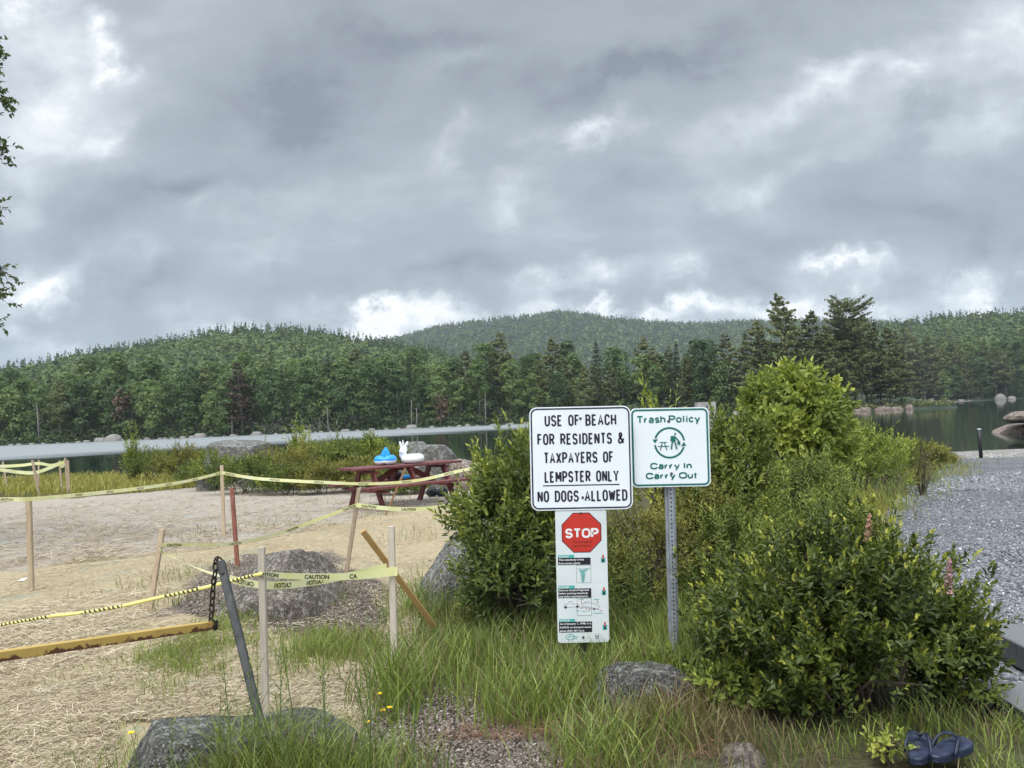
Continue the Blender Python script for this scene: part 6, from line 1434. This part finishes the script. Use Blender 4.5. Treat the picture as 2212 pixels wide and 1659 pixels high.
# ------------------------------------------------------------------ single plants in front
def weed(px, Y, ytop, label, seed):
    global rng
    st = rng; rng = np.random.default_rng(seed+7000); c = gp(px, Y); H = P(px, ytop, Y).z - c[2]; o = thing('weed', label, 'weed', tuple(c), 'thin weeds before the front boulders'); lb, sb = MB(), MB()
    lean = rng.normal(0, .07, 2)*H; top = c + np.array([lean[0], lean[1], H]); tube(sb, [c-[0,0,.03], (c+top)/2 + rng.normal(0, .012, 3), top], [.0028, .0022, .0010], 4, caps=False)
    m = int(H/.014); t = np.linspace(.2, 1, m); pos = c + (top-c)*t[:, None]; a = np.arange(m)*2.4; d = np.stack([np.cos(a)*.8, np.sin(a)*.8, .9+0*a], 1)
    leaves(lb, pos, d, np.tile([[0, 0, 1.]], (m, 1)) + rng.normal(0, .2, (m, 3)), .05*rng.uniform(.6, 1.2, m)*(1.1-.5*t), .0055, np.clip(rng.normal(.42, .12, m), 0, 1), .1)
    for k in range(3):
        t0 = rng.uniform(.45, .85); q = c + (top-c)*t0; a = rng.uniform(0, 6.28); e = q + np.array([math.cos(a)*.06, math.sin(a)*.06, .09]); tube(sb, [q, e], [.0014, .0008], 3, caps=False)
    lb.part('leaves', M['g_mid'], o); sb.part('stalk', M['stalk'], o, True); rng = st
for k, (px, Y, yt) in enumerate([(482,3.05,1425),(516,3.1,1440),(545,3.2,1390),(588,3.1,1425),(632,3.2,1350),(668,3.05,1440),(700,3.2,1400),(735,3.1,1455),(775,3.15,1410),(800,3.3,1470),(455,3.2,1500),(610,3.0,1500),(870,3.25,1480),(350,3.1,1560)]):
    weed(px, Y, yt, 'thin upright weed with narrow leaves growing before the front boulders', k)
def flower(px, py, label, Y=None):
    g = G(px, py+38); 
    if Y: g = Vector(gp(px, Y))
    top = np.array(P(px, py, g.y-.02)); o = thing('yellow_flower', label, 'flower', tuple(g)); mb = MB(); tube(mb, [np.array(g), (np.array(g)+top)/2+np.array([.012, 0, .01]), top], [.002, .0018, .0015], 5); mb.part('stem', M['stalk'], o, True)
    mb = MB(); n = 26; a = np.arange(n)*2*np.pi/n; ring_ = np.stack([np.cos(a), np.sin(a), .25+.2*(np.arange(n) % 2)], 1)
    leaves(mb, np.tile(top, (n, 1)), ring_, np.tile([[0, 0, 1.]], (n, 1)), .017*rng.uniform(.8, 1.15, n), .006, .5, .1); ellipsoid(mb, top+np.array([0, 0, .003]), (.006, .006, .004), 2); mb.part('bloom', M['petal_yellow'], o)
flower(283, 1584, 'single yellow flower in front of the left hump of the boulder', 3.3)
flower(821, 1499, 'highest of the yellow flowers by the large grass tuft')
flower(842, 1529, 'yellow flower right of its neighbours under the grass tuft')
flower(828, 1535, 'yellow flower between two others under the grass tuft')
flower(794, 1560, 'yellow flower low on the chip path, nearest the front boulder')
def spike(px, Y, y0, y1, ybase, mat, label):
    t = np.array(P(px+6, y0, Y)); m = np.array(P(px, y1, Y)); g = np.array(P(px-4, ybase, Y)); g[2] = max(g[2], float(gz(np.array(g[0]), np.array(g[1])))); o = thing('flower_spike', label, 'flower', tuple(g)); mb = MB(); tube(mb, [g, m, t], [.004, .003, .001], 5); mb.part('stem', M['stalk'], o, True)
    mb = MB(); n = 300; s = rng.random(n)**.8; a = rng.uniform(0, 6.28, n); L_ = np.linalg.norm(t-m); r = L_*.12*(1-s)**.7 + .003; p = m + (t-m)*s[:, None] + np.stack([np.cos(a)*r, np.sin(a)*r, 0*a], 1)*rng.random((n, 1))**.5
    clump_quads(mb, p, rdir(n), .0055*rng.uniform(.6, 1.2, n), .5); mb.part('bloom', M[mat], o)
    lb = MB(); m_ = 16; q = g + (m-g)*rng.uniform(.2, 1, (m_, 1)); a = rng.uniform(0, 6.28, m_); leaves(lb, q, np.stack([np.cos(a), np.sin(a), .5+0*a], 1), np.tile([[0, 0, 1.]], (m_, 1)), .06, .022, .5); lb.part('leaves', M['g_mid'], o)
spike(2046, 3.66, 1206, 1284, 1420, 'petal_pink', 'pink flower spike standing against the gravel at the right of the glossy bush')
spike(1873, 3.72, 1110, 1174, 1260, 'petal_tan', 'faded tan-pink flower spike behind the top of the glossy bush')
# low broad-leaved ground plants
bush('leafy creeping plant beside the mossy rock', 1545, 3.95, 150, 1440, leaf=(.045, .026), twigs=120, per=7, tw=.1, mat='bright', stems=6, bare=0, tip=.15, upright=.2, seed=301, tone=.42)
bush('low leafy plant on top behind the mossy rock', 1430, 4.4, 150, 1400, leaf=(.045, .026), twigs=90, per=6, tw=.08, mat='bright', stems=6, bare=0, tip=.15, upright=.2, seed=302, tone=.36)
bush('small bright leafy plant at the left of the flip-flops', 1890, 3.25, 90, 1585, leaf=(.035, .018), twigs=22, per=7, tw=.08, mat='bright', stems=6, bare=0, tip=.2, upright=.5, seed=303, tone=.6)
bush('pale-leaved little plant between the glossy bush and the gravel', 2075, 3.85, 110, 1470, leaf=(.03, .016), twigs=60, per=8, tw=.1, mat='mid', stems=8, bare=0, tip=.1, upright=.6, seed=304, tone=.62)

# ------------------------------------------------------------------ flip-flops, timbers, strap and other small things
def flipflop(loc, ang, label, mirror=1, tilt=0.0):
    o = thing('flip_flop', label, 'flip-flop', loc); L0 = .262
    t = np.linspace(0, 1, 26); w = .040 + .012*np.sin((t-.35)*3.6) ; w = w*np.sqrt(np.clip(1-(2*np.abs(t-.5))**7, 0, 1)); x = (t-.5)*L0; off = .008*np.sin(t*3.14)*mirror
    oy = np.concatenate([w+off, (-w+off)[::-1][1:-1]]); ox = np.concatenate([x, x[::-1][1:-1]]); n = len(ox); cs, sn = math.cos(ang), math.sin(ang)
    def wp(X, Y, Z): X, Y, Z = [np.asarray(v, float) for v in (X, Y, Z)]; Z = Z + X*tilt; return np.stack([loc[0]+X*cs-Y*sn, loc[1]+X*sn+Y*cs, loc[2]+Z], -1)
    lay = [(.96, .0), (1.0, .006), (.985, .012), (1.0, .014), (.99, .026), (.95, .030)]; tz = .012*np.clip((t-.75)/.25, 0, 1)**2 + .006*np.clip((.2-t)/.2, 0, 1); tz = np.concatenate([tz, tz[::-1][1:-1]])
    V = np.concatenate([wp(ox*k, oy*k, 0*ox+z+tz) for k, z in lay]); i = np.arange(n); j = (i+1) % n
    F = np.concatenate([np.stack([q*n+i, q*n+j, (q+1)*n+j, (q+1)*n+i], 1) for q in range(len(lay)-1)]); part('sole', V, [F, np.array([list(range(n-1, -1, -1))])], M['foam'], o, False)
    V = np.concatenate([wp(ox*.95, oy*.95, 0*ox+.030+tz), wp(ox*.90, oy*.86, 0*ox+.0275+tz)]); part('footbed', V, [np.stack([i, j, n+j, n+i], 1), np.array([list(range(n, 2*n))])], M['foam_top'], o, False)
    for sgn in (-1, 1):
        k = np.linspace(0, 1, 12); cx_ = -.035 + .115*k; cy_ = sgn*.047*(1-k**1.6) + .004*mirror; cz_ = .018 + .058*np.sin(np.pi*np.clip(k*.86+.02, 0, 1))**.8
        hw = (.017 - .009*k); th = .0032; V = []
        for q in range(12):
            for a, b in ((-1, -1), (1, -1), (1, 1), (-1, 1)): V.append(wp(cx_[q] + a*hw[q]*.9, cy_[q] + b*th*sgn*1.2, cz_[q] + b*th*.7 + a*hw[q]*.10))
        ii, jj = np.meshgrid(np.arange(11), np.arange(4), indexing='ij'); F = np.stack([ii*4+jj, ii*4+(jj+1) % 4, (ii+1)*4+(jj+1) % 4, (ii+1)*4+jj], -1).reshape(-1, 4)
        part('strap', np.array(V), [F, np.array([[3,2,1,0],[44,45,46,47]])], M['foam'], o, True)
    mb = MB(); tube(mb, [wp(.082, .004*mirror, .022), wp(.078, .004*mirror, .036)], .004, 7); mb.part('toe_post', M['foam'], o, True)
def on_ledge(px, py, z): r = ray(px, py); t = (z-EYE.z)/r.z; return np.array(EYE + r*t)
LZ = .742
q = on_ledge(1983, 1630, LZ); flipflop(tuple(q), R(58), 'navy flip-flop partly hidden behind the other one on the rock ledge', -1)
q = on_ledge(2052, 1632, LZ); flipflop(tuple(q), R(33), 'navy flip-flop in front, pointing right, on the rock ledge', 1)
def timber(name, label, corner, ang, l, w, z0, z1):
    c, s = math.cos(ang), math.sin(ang); e = np.array([c, s, 0]); f = np.array([-s, c, 0]); p = np.array([corner[0], corner[1], 0]); m = p + e*l/2 + f*w/2 + np.array([0, 0, (z0+z1)/2])
    o = thing(name, label, 'timber', (corner[0], corner[1], z0)); V, F4, F8 = bevbox(m, f*w/2, np.array([0, 0, (z1-z0)/2]), e*(l/2-.012), .006); mb = MB(); mb.add(V, F4, F8); mb.part('beam', M['timber'], o)
    V, F4, F8 = bevbox(m - e*(l/2-.006), f*(w/2-.002), np.array([0, 0, (z1-z0)/2-.002]), e*.006, .006); mb = MB(); mb.add(V, F4, F8); mb.part('cut_end', M['timber_end'], o)
timber('timber_step', 'dark-ended grey timber at the right edge of the gravel', (2.70, 4.12), R(-2), 1.6, .55, .70, .83)
timber('timber_step', 'lower flat grey timber below the other at the right edge', (2.32, 3.64), R(-1), 1.9, .40, .60, .715)
stp = on_ledge(2146, 1545, .70); o = thing('strap', 'black strap with a small metal ring lying at the gravel edge', 'strap', tuple(stp)); mb = MB()
c = bez(np.array([stp + np.array(v) for v in ((-.06,0,.01),(-.03,-.02,.05),(.0,0,.055),(.02,.02,.03),(.045,0,.03))]), 24); n = len(c); i = np.arange(n-1); V = np.concatenate([c + np.array([.004, .03, -.008]), c - np.array([.004, .03, -.012]), c + np.array([.004, .03, -.014]), c - np.array([.004, .03, .006])])
part('band', V, [np.stack([i, i+1, n+i+1, n+i], 1), np.stack([2*n+i+1, 2*n+i, 3*n+i, 3*n+i+1], 1)], M['strap'], o, False)
mb = MB(); a = np.linspace(0, 6.283, 19)[:-1]; ring(mb, [stp + np.array([.065+.022*math.cos(x), .0, .035+.022*math.sin(x)]) for x in a], .004, 6); mb.part('ring', M['chain'], o, True)
pb = np.array(P(2119.5, 993, 25.2)); o = thing('black_post', 'slim black post with a white top at the water end of the gravel road', 'post', tuple(pb)); mb = MB(); tube(mb, [pb-[0,0,.3], pb+[0,0,.5], pb+[0,0,.98]], .058, 12); mb.part('post', M['black_post'], o, True)
mb = MB(); tube(mb, [pb+[0,0,.982], pb+[0,0,1.01]], .060, 12); mb.part('cap', M['vinyl_white'], o, True)
cb = gp(1535, 22.5); zt_ = P(1535, 868, 22.5).z; o = thing('concrete_pillar', 'weathered pale block with a dark slot rising above the bushes beside the trash policy sign', 'pillar', tuple(cb)); mb = MB(); V, F4, F8 = bevbox(cb + np.array([0, 0, (zt_-cb[2])/2]), (.27, 0, 0), (0, .2, 0), (0, 0, (zt_-cb[2])/2), .02); mb.add(V, F4, F8); mb.part('block', M['concrete'], o)
mb = MB(); mb.add(box_axes((cb[0]-.0, cb[1]-.2, zt_-.20), (.016, 0, 0), (0, .006, 0), (0, 0, .10)), BOXF); mb.part('slot', M['hole'], o)
px_rock('boulder', 'smooth pale boulder beyond the bushes right of the trash policy sign', 1566, 1622, 883, 23.5, M['granite_pale'], .8, 91, rough=.1)
pp = np.array(G(47, 1256)); V = pp + np.array([[-.04,-.02,.012],[.04,-.03,.014],[.05,.03,.035],[-.03,.035,.02],[.0,.0,.028]]); tag(part('paper_scrap', V, [np.array([[0,1,4],[1,2,4],[2,3,4],[3,0,4]])], M['paper'], None, False, loc=pp), 'white scrap of paper lying in the straw at far left', 'litter')

# ------------------------------------------------------------------ damp air over the lake and hills
m, nt, N, L, B = newmat('damp_air'); N.remove(B)
v = N.new('ShaderNodeVolumePrincipled'); v.inputs['Color'].default_value = (.80, .88, .97, 1); v.inputs['Density'].default_value = .00015; v.inputs['Anisotropy'].default_value = .0
L.new(v.outputs[0], N['Material Output'].inputs['Volume'])
V = np.array([(x, y, z) for z in (-7.5, 330) for x, y in ((-3000,-140),(3000,-140),(3000,3100),(-3000,3100))], float)
hz = part('haze', V, [BOXF], m); tag(hz, 'pale damp air between the beach and the far hills', 'haze', kind='stuff')
